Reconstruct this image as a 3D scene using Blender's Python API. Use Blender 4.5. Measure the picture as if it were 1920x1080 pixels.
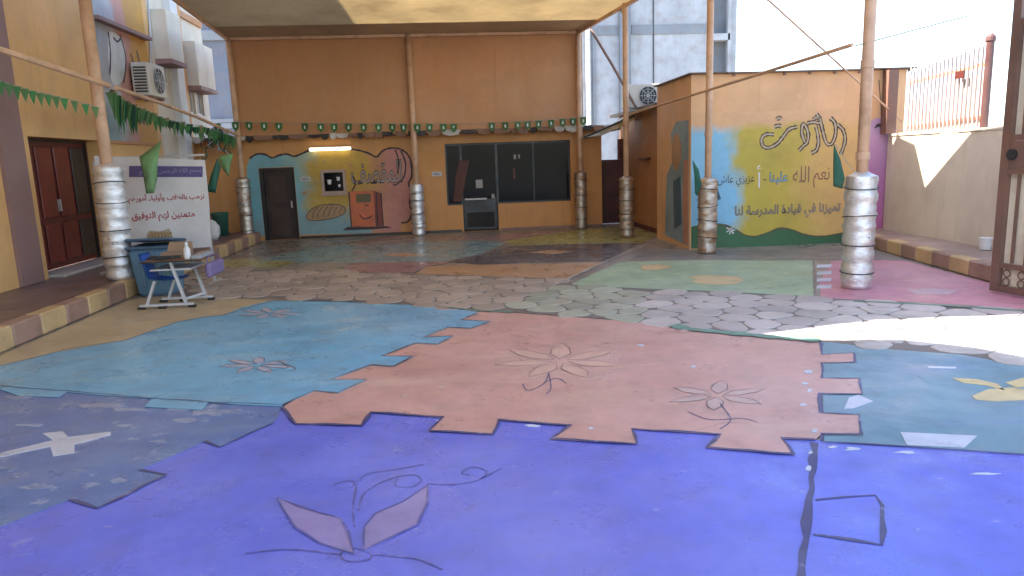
import bpy, bmesh, math, random
import numpy as np
from mathutils import Vector, Matrix
from mathutils.geometry import tessellate_polygon
random.seed(7)
for o in list(bpy.data.objects): bpy.data.objects.remove(o)
SC = bpy.context.scene
COL = SC.collection

# ---------------------------------------------------------------- camera
F_PX, PITCH, ROLL, YAW, EYE = 1330.0, 10.2, 2.0, 4.9, 1.85
_p, _r, _y = math.radians(PITCH), math.radians(ROLL), math.radians(YAW)
_fw = Vector((0, math.cos(_p), -math.sin(_p))); _rt = Vector((1, 0, 0)); _up = _rt.cross(_fw)
_R = _rt*math.cos(_r) - _up*math.sin(_r); _U = _up*math.cos(_r) + _rt*math.sin(_r)
_rz = Matrix.Rotation(-_y, 3, 'Z')
CF, CR, CU = _rz @ _fw, _rz @ _R, _rz @ _U
cd = bpy.data.cameras.new('camera'); cam = bpy.data.objects.new('camera', cd); COL.objects.link(cam)
cd.sensor_width = 36; cd.lens = F_PX/1920*36; cd.clip_end = 800; cd.clip_start = 0.05
cam.matrix_world = Matrix(((CR.x, CU.x, -CF.x, 0), (CR.y, CU.y, -CF.y, 0), (CR.z, CU.z, -CF.z, EYE), (0, 0, 0, 1)))
SC.camera = cam

# ---------------------------------------------------------------- light
SUN_EL, SUN_AZ = math.radians(50), math.atan2(0.12, -1.0)        # azimuth of the sun seen from the yard
SD = Vector((math.cos(SUN_EL)*math.cos(SUN_AZ), math.cos(SUN_EL)*math.sin(SUN_AZ), math.sin(SUN_EL)))   # towards the sun
w = bpy.data.worlds.new('World'); SC.world = w; w.use_nodes = True
nt = w.node_tree; sky = nt.nodes.new('ShaderNodeTexSky'); sky.sky_type = 'NISHITA'; sky.sun_disc = False
sky.sun_elevation = SUN_EL; sky.sun_rotation = math.pi/2 - SUN_AZ
sky.dust_density = 1.2; sky.air_density = 1.0; sky.ozone_density = 1.0
nt.links.new(sky.outputs[0], nt.nodes['Background'].inputs[0]); nt.nodes['Background'].inputs[1].default_value = 0.15
sl = bpy.data.lights.new('sun', 'SUN'); sl.energy = 5.0; sl.angle = math.radians(0.5); sl.color = (1, .94, .84)
so = bpy.data.objects.new('sun', sl); COL.objects.link(so); so.rotation_euler = SD.to_track_quat('Z', 'Y').to_euler()
so.location = (-20, 0, 30)
SC.view_settings.view_transform = 'Standard'; SC.view_settings.look = 'None'
SC.view_settings.exposure = 2.2; SC.view_settings.gamma = 1.0; SC.view_settings.use_curve_mapping = False

# ---------------------------------------------------------------- helpers
def on(px, py, ax, v):
    """point of a real plane (axis ax at value v) seen at a photograph position"""
    d = CF + CR*((px-960)/F_PX) - CU*((py-540)/F_PX)
    o = Vector((0, 0, EYE)); t = (v-o[ax])/d[ax]
    return o + d*t
def G(px, py, z=0.0): return on(px, py, 2, z)
def onplane(px, py, a, b):
    """vertical plane through ground points a, b"""
    d = CF + CR*((px-960)/F_PX) - CU*((py-540)/F_PX)
    n = Vector((b[1]-a[1], -(b[0]-a[0]), 0)); o = Vector((0, 0, EYE))
    t = (Vector((a[0], a[1], 0))-o).dot(n)/d.dot(n)
    return o + d*t

WO = {}
def wo(o): return WO.get(o.name, Vector((0, 0, 0)))
def mk(name, bm, mat, parent=None, smooth=False, label=None, cat=None, group=None, kind=None):
    """bmesh in world coordinates -> one object with its origin at its base"""
    if isinstance(bm, bpy.types.Mesh): me = bm
    else:
        me = bpy.data.meshes.new(name); bm.normal_update(); bm.to_mesh(me); bm.free()
    co = np.empty(len(me.vertices)*3, 'f'); me.vertices.foreach_get('co', co); co = co.reshape(-1, 3)
    mn, mx = co.min(0), co.max(0); org = Vector(((mn[0]+mx[0])/2, (mn[1]+mx[1])/2, mn[2]))
    co -= np.array(org, 'f'); me.vertices.foreach_set('co', co.ravel())
    if smooth:
        me.polygons.foreach_set('use_smooth', [True]*len(me.polygons))
    me.materials.clear(); me.materials.append(mat)
    o = bpy.data.objects.new(name, me); COL.objects.link(o); WO[o.name] = org
    if parent: o.parent = parent; o.location = org - wo(parent)
    else: o.location = org
    tag(o, label, cat, group, kind)
    me.update()
    return o
def tag(o, label=None, cat=None, group=None, kind=None):
    if label: o['label'] = label
    if cat: o['category'] = cat
    if group: o['group'] = group
    if kind: o['kind'] = kind
def thing(name, label, cat, loc, group=None, kind=None):
    o = bpy.data.objects.new(name, None); COL.objects.link(o); o.location = loc; o.empty_display_size = .2
    WO[o.name] = Vector(loc); tag(o, label, cat, group, kind); return o
def inst(src, name, parent, world, rotz=0):
    o = bpy.data.objects.new(name, src.data); COL.objects.link(o); WO[o.name] = Vector(world)
    o.parent = parent; o.location = Vector(world)-wo(parent); o.rotation_euler.z = rotz; return o
def B(): return bmesh.new()
def box(bm, a, b, bev=0):
    x0, y0, z0 = [min(a[i], b[i]) for i in range(3)]; x1, y1, z1 = [max(a[i], b[i]) for i in range(3)]
    r = bmesh.ops.create_cube(bm, size=1)
    for v in r['verts']: v.co = Vector((x0+(v.co.x+.5)*(x1-x0), y0+(v.co.y+.5)*(y1-y0), z0+(v.co.z+.5)*(z1-z0)))
    if bev: bmesh.ops.bevel(bm, geom=list({e for v in r['verts'] for e in v.link_edges}), offset=bev, segments=1, affect='EDGES')
    return bm
def boxm(a, b, bev=0): return box(B(), a, b, bev)
def basis(d):
    d = Vector(d).normalized(); u = d.cross(Vector((0, 0, 1)))
    if u.length < 1e-4: u = Vector((1, 0, 0))
    u.normalize(); return d, u, d.cross(u).normalized()
def bar(bm, p, q, wd, ht=None, up=None):
    """rectangular bar from p to q"""
    p, q = Vector(p), Vector(q); ht = ht or wd; d, u, v = basis(q-p)
    if up is not None:
        v = Vector(up); u = d.cross(v).normalized(); v = u.cross(d).normalized()
    vs = []
    for c in (p, q):
        for su, sv in ((-1, -1), (1, -1), (1, 1), (-1, 1)): vs.append(bm.verts.new(c+u*su*wd/2+v*sv*ht/2))
    for f in ((0, 1, 2, 3), (7, 6, 5, 4), (0, 4, 5, 1), (1, 5, 6, 2), (2, 6, 7, 3), (3, 7, 4, 0)): bm.faces.new([vs[i] for i in f])
    bmesh.ops.recalc_face_normals(bm, faces=bm.faces[:]); return bm
def tube(bm, pts, r, n=8, caps=True):
    pts = [Vector(p) for p in pts]; rings = []
    rs = r if isinstance(r, (list, tuple)) else [r]*len(pts)
    u0 = None
    for i, p in enumerate(pts):
        d = (pts[min(i+1, len(pts)-1)]-pts[max(i-1, 0)]).normalized()
        if u0 is None: _, u, v = basis(d)
        else:
            u = (u0-d*u0.dot(d)).normalized(); v = d.cross(u)
        u0 = u
        rings.append([bm.verts.new(p+(u*math.cos(2*math.pi*k/n)+v*math.sin(2*math.pi*k/n))*rs[i]) for k in range(n)])
    for a, b in zip(rings, rings[1:]):
        for k in range(n): bm.faces.new((a[k], a[(k+1) % n], b[(k+1) % n], b[k]))
    if caps: bm.faces.new(rings[0][::-1]); bm.faces.new(rings[-1])
    bmesh.ops.recalc_face_normals(bm, faces=bm.faces[:]); return bm
def lathe(bm, cx, cy, prof, n=28, wob=0, seed=0):
    rnd = random.Random(seed); rings = []
    ph = [rnd.uniform(0, 6.28) for _ in range(6)]
    for i, (r, z) in enumerate(prof):
        ring = []
        for k in range(n):
            a = 2*math.pi*k/n
            rr = r*(1+wob*(math.sin(3*a+ph[i % 6]+i*1.7)*.5+math.sin(7*a+i*2.3+ph[(i+2) % 6])*.3+rnd.uniform(-.35, .35)))
            ring.append(bm.verts.new((cx+rr*math.cos(a), cy+rr*math.sin(a), z+wob*.12*math.sin(2*a+i))))
        rings.append(ring)
    for a, b in zip(rings, rings[1:]):
        for k in range(n): bm.faces.new((a[k], a[(k+1) % n], b[(k+1) % n], b[k]))
    bm.faces.new(rings[0][::-1]); bm.faces.new(rings[-1])
    bmesh.ops.recalc_face_normals(bm, faces=bm.faces[:]); return bm
def slab(bm, pts, off):
    """closed plate: planar outline pts (world) pushed along off"""
    pts = [Vector(p) for p in pts]; off = Vector(off)
    n0 = Vector((0, 0, 0))
    for i in range(len(pts)):
        n0 += (pts[i]-pts[0]).cross(pts[(i+1) % len(pts)]-pts[0])
    if n0.dot(off) < 0: pts = pts[::-1]
    lo = [bm.verts.new(p) for p in pts]; hi = [bm.verts.new(p+off) for p in pts]
    for t in tessellate_polygon([pts]):
        try:
            bm.faces.new([hi[i] for i in t]); bm.faces.new([lo[i] for i in t][::-1])
        except ValueError: pass
    for i in range(len(pts)):
        j = (i+1) % len(pts); bm.faces.new((lo[i], lo[j], hi[j], hi[i]))
    bmesh.ops.recalc_face_normals(bm, faces=bm.faces[:]); return bm
def ribbon(bm, pts, wd, n, th=.002, closed=False):
    """flat painted stroke of width wd on the plane with normal n; th its paint thickness"""
    pts = [Vector(p) for p in pts]; n = Vector(n).normalized(); N = len(pts)
    ws = wd if isinstance(wd, (list, tuple)) else [wd]*N
    L, R_ = [], []
    for i, p in enumerate(pts):
        a = pts[(i-1) % N] if closed or i else p; b = pts[(i+1) % N] if closed or i < N-1 else p
        d = (b-a); d = d.normalized() if d.length > 1e-6 else Vector((1, 0, 0)); s = d.cross(n)*ws[i]/2
        L.append(bm.verts.new(p+s+n*th)); R_.append(bm.verts.new(p-s+n*th))
    for i in range(N if closed else N-1):
        j = (i+1) % N; bm.faces.new((L[i], L[j], R_[j], R_[i]))
    for f in bm.faces:
        f.normal_update()
        if f.normal.dot(n) < 0: f.normal_flip()
    return bm
def smoothp(pts, k=6, closed=False):
    """Catmull-Rom through pts"""
    pts = [Vector(p) for p in pts]; N = len(pts); out = []
    for i in range(N if closed else N-1):
        g = (lambda j: pts[j % N]) if closed else (lambda j: pts[max(0, min(N-1, j))])
        a, b, c, d = g(i-1), g(i), g(i+1), g(i+2)
        for s in range(k):
            t = s/k
            out.append(.5*((2*b)+(c-a)*t+(2*a-5*b+4*c-d)*t*t+(3*b-a-3*c+d)*t**3))
    if not closed: out.append(pts[-1])
    return out
def rectwall(bm, u0, u1, z0, z1, holes, fn, th):
    """wall with rectangular holes: fn(u, z) -> world front point, th = vector into the wall"""
    us = sorted({u0, u1, *[h[0] for h in holes], *[h[1] for h in holes]}); zs = sorted({z0, z1, *[h[2] for h in holes], *[h[3] for h in holes]})
    for a, b in zip(us, us[1:]):
        run = None
        for c, d in zip(zs, zs[1:]):
            um, zm = (a+b)/2, (c+d)/2
            if any(h[0] < um < h[1] and h[2] < zm < h[3] for h in holes):
                if run: slab(bm, [fn(a, run[0]), fn(b, run[0]), fn(b, run[1]), fn(a, run[1])], th)
                run = None
            else: run = (run[0], d) if run else (c, d)
        if run: slab(bm, [fn(a, run[0]), fn(b, run[0]), fn(b, run[1]), fn(a, run[1])], th)
    return bm

# ---------------------------------------------------------------- materials
def lin(c): return tuple((x/12.92 if x <= .04045 else ((x+.055)/1.055)**2.4) for x in c)
class N:
    def __init__(s, name):
        s.m = bpy.data.materials.new(name); s.m.use_nodes = True; s.t = s.m.node_tree; s.b = s.t.nodes['Principled BSDF']
        g = s.t.nodes.new('ShaderNodeNewGeometry'); s.pos = g.outputs['Position']
    def n(s, ty, **kw):
        x = s.t.nodes.new(ty)
        for k, v in kw.items(): setattr(x, k, v)
        return x
    def l(s, a, b): s.t.links.new(a, b)
    def noise(s, scale, detail=4, rough=.55, vec=None, stretch=None):
        x = s.n('ShaderNodeTexNoise'); x.inputs['Scale'].default_value = scale; x.inputs['Detail'].default_value = detail; x.inputs['Roughness'].default_value = rough
        v = vec or s.pos
        if stretch:
            mp = s.n('ShaderNodeMapping'); mp.inputs['Scale'].default_value = stretch; s.l(v, mp.inputs[0]); v = mp.outputs[0]
        s.l(v, x.inputs['Vector']); return x.outputs['Fac']
    def ramp(s, fac, stops):
        x = s.n('ShaderNodeValToRGB'); e = x.color_ramp.elements
        while len(e) < len(stops): e.new(.5)
        for i, (p, c) in enumerate(stops):
            e[i].position = p; e[i].color = (*c, 1) if len(c) == 3 else c
        s.l(fac, x.inputs[0]); return x.outputs[0]
    def val(s, v):
        x = s.n('ShaderNodeValue'); x.outputs[0].default_value = v; return x.outputs[0]
    def math(s, op, a, b=None):
        x = s.n('ShaderNodeMath', operation=op)
        for i, q in enumerate((a, b)):
            if q is None: continue
            if isinstance(q, (int, float)): x.inputs[i].default_value = q
            else: s.l(q, x.inputs[i])
        return x.outputs[0]
    def mrange(s, v, a, b, c=0, d=1):
        x = s.n('ShaderNodeMapRange'); s.l(v, x.inputs[0])
        for i, q in enumerate((a, b, c, d)): x.inputs[i+1].default_value = q
        return x.outputs[0]
    def mix(s, fac, a, b, mode='MIX'):
        x = s.n('ShaderNodeMix', data_type='RGBA', blend_type=mode)
        for q, i in ((fac, 0), (a, 6), (b, 7)):
            if isinstance(q, (int, float)): x.inputs[i].default_value = q
            elif isinstance(q, tuple): x.inputs[i].default_value = (*q, 1)
            else: s.l(q, x.inputs[i])
        return x.outputs[2]
    def xyz(s):
        x = s.n('ShaderNodeSeparateXYZ'); s.l(s.pos, x.inputs[0]); return x.outputs
    def bump(s, h, strength=.2, dist=.01):
        x = s.n('ShaderNodeBump'); x.inputs['Strength'].default_value = strength; x.inputs['Distance'].default_value = dist
        s.l(h, x.inputs['Height']); s.l(x.outputs[0], s.b.inputs['Normal'])
    def fin(s, col, rough=.6, metal=0):
        if isinstance(col, tuple): s.b.inputs['Base Color'].default_value = (*col, 1)
        else: s.l(col, s.b.inputs['Base Color'])
        if isinstance(rough, (int, float)): s.b.inputs['Roughness'].default_value = rough
        else: s.l(rough, s.b.inputs['Roughness'])
        s.b.inputs['Metallic'].default_value = metal; return s.m
def weather(s, col, var=.15, scale=1.3, dirt=None, dirtamt=.35, dscale=2.5):
    """colour broken up by large and small noise, with dirt blotches of their own shape"""
    n1 = s.noise(scale, 5); n2 = s.noise(scale*9, 4)
    a = s.mix(s.mrange(n1, .3, .7), col, col) if not isinstance(col, tuple) else None
    base = a or s.mix(1.0, col, col)
    v = s.math('ADD', s.mrange(n1, .3, .7, 1-var, 1+var), s.mrange(n2, .3, .7, -var*.35, var*.35))
    hsv = s.n('ShaderNodeHueSaturation'); s.l(v, hsv.inputs['Value']); s.l(base, hsv.inputs['Color'])
    out = hsv.outputs[0]
    if dirt: out = s.mix(s.math('MULTIPLY', s.mrange(s.noise(dscale, 6, .65), .48, .72), dirtamt), out, dirt)
    return out
MC = {}
def plain(name, c, rough=.6, var=.12, scale=1.5, metal=0, bump=.15, bscale=60, dirt=(.10, .08, .06), dirtamt=.3):
    if name in MC: return MC[name]
    s = N(name); col = weather(s, c, var, scale, dirt, dirtamt)
    if bump: s.bump(s.noise(bscale, 4), bump, .006)
    r = s.mrange(s.noise(scale*2, 4), .3, .7, max(.05, rough-.12), min(1, rough+.12))
    MC[name] = s.fin(col, r, metal); return MC[name]
def paint(name, c, rough=.38, chip=(.55, .52, .48), chipamt=.55, chipth=.66, streak=None, var=.13):
    """floor paint: worn chips, traffic streaks, uneven gloss"""
    if name in MC: return MC[name]
    s = N(name); col = weather(s, c, var, .9, (.13, .11, .10), .25, 3)
    if streak: col = s.mix(s.mrange(s.noise(1.1, 5, .6, stretch=(.55, 2.4, 1)), .52, .72, 0, .75), col, streak)
    ch = s.math('MULTIPLY', s.mrange(s.noise(5.5, 7, .7), chipth, chipth+.05), chipamt); col = s.mix(ch, col, chip)
    dust = s.mrange(s.noise(.45, 5, .6), .42, .68, 0, .2); col = s.mix(dust, col, (.50, .46, .42))
    scr = s.mrange(s.noise(6, 6, .75, stretch=(.35, 5, 1)), .63, .70, 0, .45); col = s.mix(scr, col, chip)
    grime = s.mrange(s.noise(13, 7, .75), .56, .72, 0, .38); col = s.mix(grime, col, tuple(q*.5 for q in c))
    vo = s.n('ShaderNodeTexVoronoi'); vo.feature = 'DISTANCE_TO_EDGE'; vo.inputs['Scale'].default_value = .55
    wv = s.n('ShaderNodeVectorMath', operation='ADD'); wn2 = s.n('ShaderNodeTexNoise'); wn2.inputs['Scale'].default_value = 2.2; wn2.inputs['Detail'].default_value = 6
    s.l(s.pos, wn2.inputs['Vector']); s.l(s.pos, wv.inputs[0]); s.l(wn2.outputs['Color'], wv.inputs[1]); s.l(wv.outputs[0], vo.inputs['Vector'])
    crk = s.math('MULTIPLY', s.mrange(vo.outputs['Distance'], .0, .007, .6, 0), s.mrange(s.noise(.8, 3), .5, .6)); col = s.mix(crk, col, tuple(q*.3 for q in c))
    fine = s.mrange(s.noise(38, 5, .7), .62, .75, 0, .22); col = s.mix(fine, col, (.16, .14, .13))
    s.bump(s.noise(30, 5, .6), .2, .006)
    r = s.mrange(s.noise(2.3, 6, .65), .35, .65, rough-.12, rough+.2)
    MC[name] = s.fin(col, r); return MC[name]
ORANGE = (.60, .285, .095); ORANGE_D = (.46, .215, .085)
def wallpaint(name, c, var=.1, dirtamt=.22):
    if name in MC: return MC[name]
    s = N(name); x, y, z = s.xyz()
    col = weather(s, c, var, .8, (.20, .12, .07), dirtamt, 1.8)
    st = s.mrange(s.noise(3, 5, .6, stretch=(2.2, 2.2, .16)), .55, .75, 0, .28); col = s.mix(st, col, tuple(q*.55 for q in c))
    patch = s.mrange(s.noise(.9, 6, .7), .63, .68, 0, .35); col = s.mix(patch, col, tuple(min(1, q*1.25+.03) for q in c))
    s.bump(s.noise(45, 5, .65), .3, .008)
    MC[name] = s.fin(col, s.mrange(s.noise(2, 3), .3, .7, .55, .8)); return MC[name]
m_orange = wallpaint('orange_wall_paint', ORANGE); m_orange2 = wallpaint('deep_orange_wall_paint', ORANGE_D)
m_peach = wallpaint('pale_orange_wall_paint', (.70, .40, .20)); m_cream = wallpaint('cream_wall_paint', (.63, .54, .43))
m_mauve = wallpaint('mauve_brown_paint', (.27, .155, .135)); m_greyconc = wallpaint('grey_concrete', (.36, .38, .40), .16, .45)
m_greydark = wallpaint('dark_grey_concrete', (.20, .225, .25), .14, .4); m_white = wallpaint('white_wall_paint', (.62, .60, .58))
m_post = plain('peach_metal_paint', (.60, .37, .23), .5, .14, dirt=(.18, .08, .04), dirtamt=.5)
m_steel = plain('pale_steel', (.5, .47, .44), .45, .1, metal=.3)
m_brownmetal = plain('brown_gate_metal', (.15, .085, .065), .45, .2, dirt=(.25, .11, .05), dirtamt=.5)
m_black = plain('black_plastic', (.02, .02, .022), .5, .2)
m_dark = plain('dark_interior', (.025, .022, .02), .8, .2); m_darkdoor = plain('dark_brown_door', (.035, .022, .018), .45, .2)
m_ink = plain('dark_paint_line', (.055, .03, .035), .6, .3, dirtamt=0); m_inkblue = plain('dark_blue_paint_line', (.035, .035, .12), .5, .3, dirtamt=0)
f_ink = paint('worn_dark_floor_line', (.10, .065, .07), .5, (.34, .26, .25), .8, .56); f_inkblue = paint('worn_blue_floor_line', (.07, .065, .17), .5, (.28, .25, .42), .7, .57)
m_whitep = plain('white_paint', (.72, .71, .69), .55, .1); m_green = plain('green_flag_cloth', (.10, .30, .10), .8, .25, bump=0)
m_lgreen = plain('pale_green_flag_cloth', (.16, .30, .12), .8, .25, bump=0); m_dgreen = plain('dark_green_flag_cloth', (.02, .10, .06), .8, .2, bump=0)
m_orangesheet = None

# ================================================================ SETTING
# ---- the ground and its painted puzzle panels
def ground_mat():
    s = N('worn_concrete_ground'); col = weather(s, (.30, .26, .225), .2, .7, (.10, .085, .075), .6, 1.6)
    col = s.mix(s.mrange(s.noise(4.5, 7, .7), .6, .68, 0, .4), col, (.42, .38, .34))
    s.bump(s.noise(35, 6, .65), .25, .008)
    return s.fin(col, s.mrange(s.noise(1.4, 5), .3, .7, .22, .5))
bm = B(); slab(bm, [(-120, -60, -.3), (120, -60, -.3), (120, 200, -.3), (-120, 200, -.3)], (0, 0, .3))
ground = mk('ground', bm, ground_mat(), kind='structure')
def gpoly(pix, z): return [Vector((p.x, p.y, z)) for p in (G(*q) for q in pix)]
p_lavink = paint('faint_blue_floor_line', (.10, .095, .32), .5, (.22, .21, .58), .8, .54)
def panel(name, pix, z, mat, parent=None, label=None):
    bm = B(); slab(bm, gpoly(pix, z-.003), (0, 0, .003)); o = mk(name, bm, mat, parent or ground)
    if label: o['label'] = label
    return o
def gline(pix, z, wd, mat=None, parent=None, name='painted_outline', smooth=False, closed=False):
    pts = gpoly(pix, z)
    if smooth: pts = smoothp(pts, 6, closed)
    else:
        q = []
        for a, b in zip(pts, pts[1:]+([pts[0]] if closed else [])):
            n = max(1, int((b-a).length/.12)); q += [a.lerp(b, i/n)+Vector((random.uniform(-.007, .007), random.uniform(-.007, .007), 0)) for i in range(n)]
        pts = q+([] if closed else [pts[-1]])
    ws = [wd*.78*random.uniform(.45, 1.25) for _ in pts]
    bm = ribbon(B(), pts, ws, (0, 0, 1), .0015, closed); return mk(name, bm, mat or f_ink, parent or ground)

p_lav = paint('periwinkle_floor_paint', (.15, .17, .64), .33, (.42, .42, .62), .5, .635)
p_sky = paint('sky_blue_floor_paint', (.165, .43, .62), .32, (.5, .5, .5), .55, .66, streak=(.31, .50, .59))
p_pink = paint('salmon_floor_paint', (.61, .325, .27), .36, (.66, .56, .50), .5, .635, streak=(.64, .40, .31))
p_steel = paint('slate_blue_floor_paint', (.12, .19, .41), .35, (.36, .40, .52), .7, .58, streak=(.19, .25, .41))
p_teal = paint('teal_floor_paint', (.155, .275, .33), .4, (.5, .5, .5), .4, .68, streak=(.18, .26, .41))
p_sand = paint('sand_yellow_floor_paint', (.50, .385, .22), .45, (.3, .25, .2), .6, .62)
p_green = paint('leaf_green_floor_paint', (.35, .46, .29), .45, (.5, .5, .42), .4, .66)
p_rose = paint('rose_floor_paint', (.55, .23, .28), .42, (.55, .42, .4), .6, .62)
p_dteal = paint('dull_teal_floor_paint', (.22, .33, .35), .26, (.3, .3, .28), .5, .6)
p_maroon = paint('dark_plum_floor_paint', (.115, .095, .10), .27, (.2, .18, .17), .5, .62)
p_oran = paint('dull_orange_floor_paint', (.50, .29, .16), .33, (.4, .3, .2), .5, .62)
p_yg = paint('moss_yellow_floor_paint', (.36, .335, .12), .28, (.3, .26, .15), .5, .62)
p_plum = paint('plum_floor_paint', (.33, .19, .20), .28, (.3, .22, .2), .5, .62)
p_brown = paint('brown_grey_floor_paint', (.22, .185, .16), .26, (.3, .25, .2), .5, .6)
p_yel = paint('pale_yellow_floor_paint', (.62, .47, .23), .5, (.5, .4, .3), .3, .68)
p_mauvefl = paint('mauve_floor_paint', (.30, .23, .46), .5, (.5, .4, .4), .4, .66)
p_pinkfl = paint('pale_pink_floor_paint', (.56, .36, .38), .5, (.4, .4, .5), .6, .56)
p_petal = paint('pale_salmon_floor_paint', (.65, .375, .28), .5, (.6, .4, .33), .4, .62); p_petal2 = paint('pale_mauve_floor_paint', (.60, .39, .34), .5, (.6, .4, .33), .4, .6); p_petal3 = paint('pale_lilac_floor_paint', (.44, .42, .50), .5, (.3, .45, .55), .7, .54)
p_greentrim = paint('green_trim_floor_paint', (.10, .24, .17), .5, (.3, .35, .3), .5, .64)
p_white = paint('white_floor_paint', (.6, .6, .66), .5, (.3, .33, .45), .6, .6)
p_grey = paint('grey_floor_paint', (.21, .19, .175), .42, (.35, .32, .28), .5, .6)

lav = panel('painted_panel', [(-420, 900), (0, 800), (300, 780), (540, 766), (700, 770), (1070, 798), (1528, 826), (1920, 852), (2250, 876), (2400, 1500), (960, 1700), (-700, 1600), (-500, 1180)], .004, p_lav)
BLUE_R = [(898, 587), (866, 602), (920, 605), (884, 618), (840, 616), (795, 635), (850, 632), (822, 648), (780, 646), (715, 670), (776, 671), (737, 690), (695, 687), (620, 715), (688, 715), (634, 740), (590, 736), (530, 762)]
PINK_B = [(555, 797), (680, 800), (697, 775), (830, 785), (805, 810), (925, 817), (935, 790), (1070, 800), (1035, 826), (1195, 835), (1185, 807), (1350, 817), (1325, 842), (1490, 855), (1465, 825), (1528, 827)]
PINK_R = [(1540, 817), (1615, 818), (1610, 781), (1535, 777), (1535, 741), (1616, 741), (1610, 712), (1540, 712), (1541, 683), (1603, 681), (1602, 664), (1541, 667), (1537, 643)]
pink = panel('painted_panel', [(530, 766), *PINK_B, *PINK_R, (1395, 632), (1262, 612), (1100, 598), (900, 584), (760, 650), (620, 712)], .012, p_pink)
teal = panel('painted_panel', [(1545, 829), (1690, 838), (1810, 845), (1920, 853), (2250, 878), (2250, 735), (1920, 688), (1830, 668), (1700, 655), (1541, 642)], .008, p_teal)
steel = panel('painted_panel', [(-420, 905), (-300, 740), (0, 722), (110, 732), (290, 748), (390, 755), (530, 762), (520, 785), (512, 795), (412, 840), (385, 829), (262, 884), (312, 892), (185, 955), (132, 939), (0, 990), (-300, 1100)], .008, p_steel)
blue = panel('painted_panel', [(-300, 745), (-300, 760), (0, 733), (35, 745), (110, 748), (125, 738), (200, 745), (285, 750), (272, 766), (380, 772), (392, 757), (450, 762), (530, 765)]+BLUE_R[::-1]+[(770, 573), (640, 567), (510, 565), (455, 578), (420, 592), (380, 596), (330, 606), (285, 622), (235, 640), (120, 660), (0, 688), (-200, 745)], .016, p_sky)
sand = panel('painted_panel', [(-420, 850), (-60, 690), (0, 667), (246, 561), (330, 556), (440, 556), (600, 562), (500, 568), (420, 594), (330, 608), (235, 643), (120, 664), (0, 692), (-200, 750)], .004, p_sand)
# outlines of the puzzle panels
gline(BLUE_R, .0175, .03, parent=blue); gline([(530, 766)]+PINK_B, .0135, .04, f_inkblue, pink); gline(PINK_R, .0135, .03, f_inkblue, pink)
gline([(0, 690), (130, 657), (235, 641), (285, 623), (330, 607), (380, 598), (420, 593), (510, 566), (640, 568), (770, 574), (850, 580)], .0175, .026, parent=blue)
gline([(512, 795), (412, 840), (385, 829)], .0095, .03, f_inkblue, steel); gline([(262, 884), (312, 892), (185, 955), (132, 939)], .0095, .035, f_inkblue, steel)
gline([(0, 727), (110, 735), (285, 750), (392, 757), (530, 763)], .0175, .018, f_inkblue, blue)
gline([(1541, 830), (1690, 839), (1810, 846), (1930, 855)], .0095, .022, f_inkblue, teal); gline([(1541, 645), (1540, 828)], .0095, .035, f_inkblue, teal)
gline([(1528, 832), (1524, 880), (1516, 960), (1505, 1070), (1498, 1140)], .0055, .06, f_inkblue, lav, 'floor_joint')
gline([(1530, 938), (1640, 931), (1653, 950), (1656, 1024), (1600, 1014), (1525, 1004)], .0055, .035, f_inkblue, lav)
# flower on the near panel
for pet in ([(520, 936), (560, 952), (640, 975), (655, 1000), (662, 1040), (600, 1022), (556, 990), (535, 965)], [(805, 912), (800, 945), (780, 985), (735, 1010), (680, 1035), (684, 990), (705, 965), (755, 942)]):
    panel('painted_petal', pet, .0075, p_mauvefl, lav); gline(pet, .009, .018, p_lavink, lav, closed=True)
for cv in ([(665, 990), (662, 950), (668, 915), (655, 903), (625, 910)], [(670, 905), (690, 890), (740, 882), (795, 872)], [(672, 960), (685, 925), (730, 900), (775, 892), (790, 903), (770, 915), (742, 912), (745, 900)], [(800, 908), (850, 910), (900, 900), (912, 885), (885, 877), (866, 888), (880, 892)], [(900, 900), (940, 880)], [(460, 1040), (540, 1032), (640, 1042)], [(700, 1042), (780, 1050), (830, 1070)]):
    gline(cv, .0055, .016, p_lavink, lav, 'painted_tendril', True)
gline([(640, 1040), (665, 1030), (695, 1038), (690, 1052), (650, 1054)], .0055, .014, p_lavink, lav, 'painted_outline', True, True)
# white cross on the slate panel
panel('painted_cross', [(2, 852), (100, 828), (80, 815), (118, 811), (128, 822), (208, 812), (208, 818), (140, 836), (140, 852), (100, 858), (95, 840), (0, 860)], .0115, p_white, steel)
rw = random.Random(21); p_scuff = paint('pale_slate_floor_paint', (.30, .335, .46), .5, (.15, .2, .34), .8, .5)
def blot(cx, cy, a, b, par, z, mat, n=13):
    pts = []
    for k in range(n):
        t = 2*math.pi*k/n; q = rw.uniform(.45, 1.1); pts.append((cx+a*q*math.cos(t), cy+b*q*math.sin(t)))
    panel('worn_patch', pts, z, mat, par)
for (cx, cy, a, b) in ((195, 762, 55, 7), (250, 770, 40, 5), (400, 775, 50, 9), (350, 790, 30, 5), (60, 916, 25, 7), (222, 904, 22, 6), (35, 748, 28, 4), (330, 770, 26, 4), (60, 800, 30, 4), (240, 800, 26, 4), (15, 880, 20, 5), (300, 830, 22, 4), (150, 885, 18, 4)): blot(cx, cy, a, b, steel, .0115, p_scuff)
for (cx, cy, a, b) in ((1075, 806, 20, 3), (1110, 803, 10, 2), (840, 790, 24, 3), (1000, 800, 18, 3)): blot(cx, cy, a, b, lav, .0075, p_white)
for (cx, cy, a, b) in ((1516, 700, 9, 4), (1510, 722, 7, 3), (1518, 735, 6, 4), (1505, 762, 8, 3), (1526, 812, 8, 4), (1108, 806, 9, 2), (1200, 650, 8, 2), (1300, 690, 7, 2)): blot(cx, cy, a, b, pink, .0155, p_white)
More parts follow.
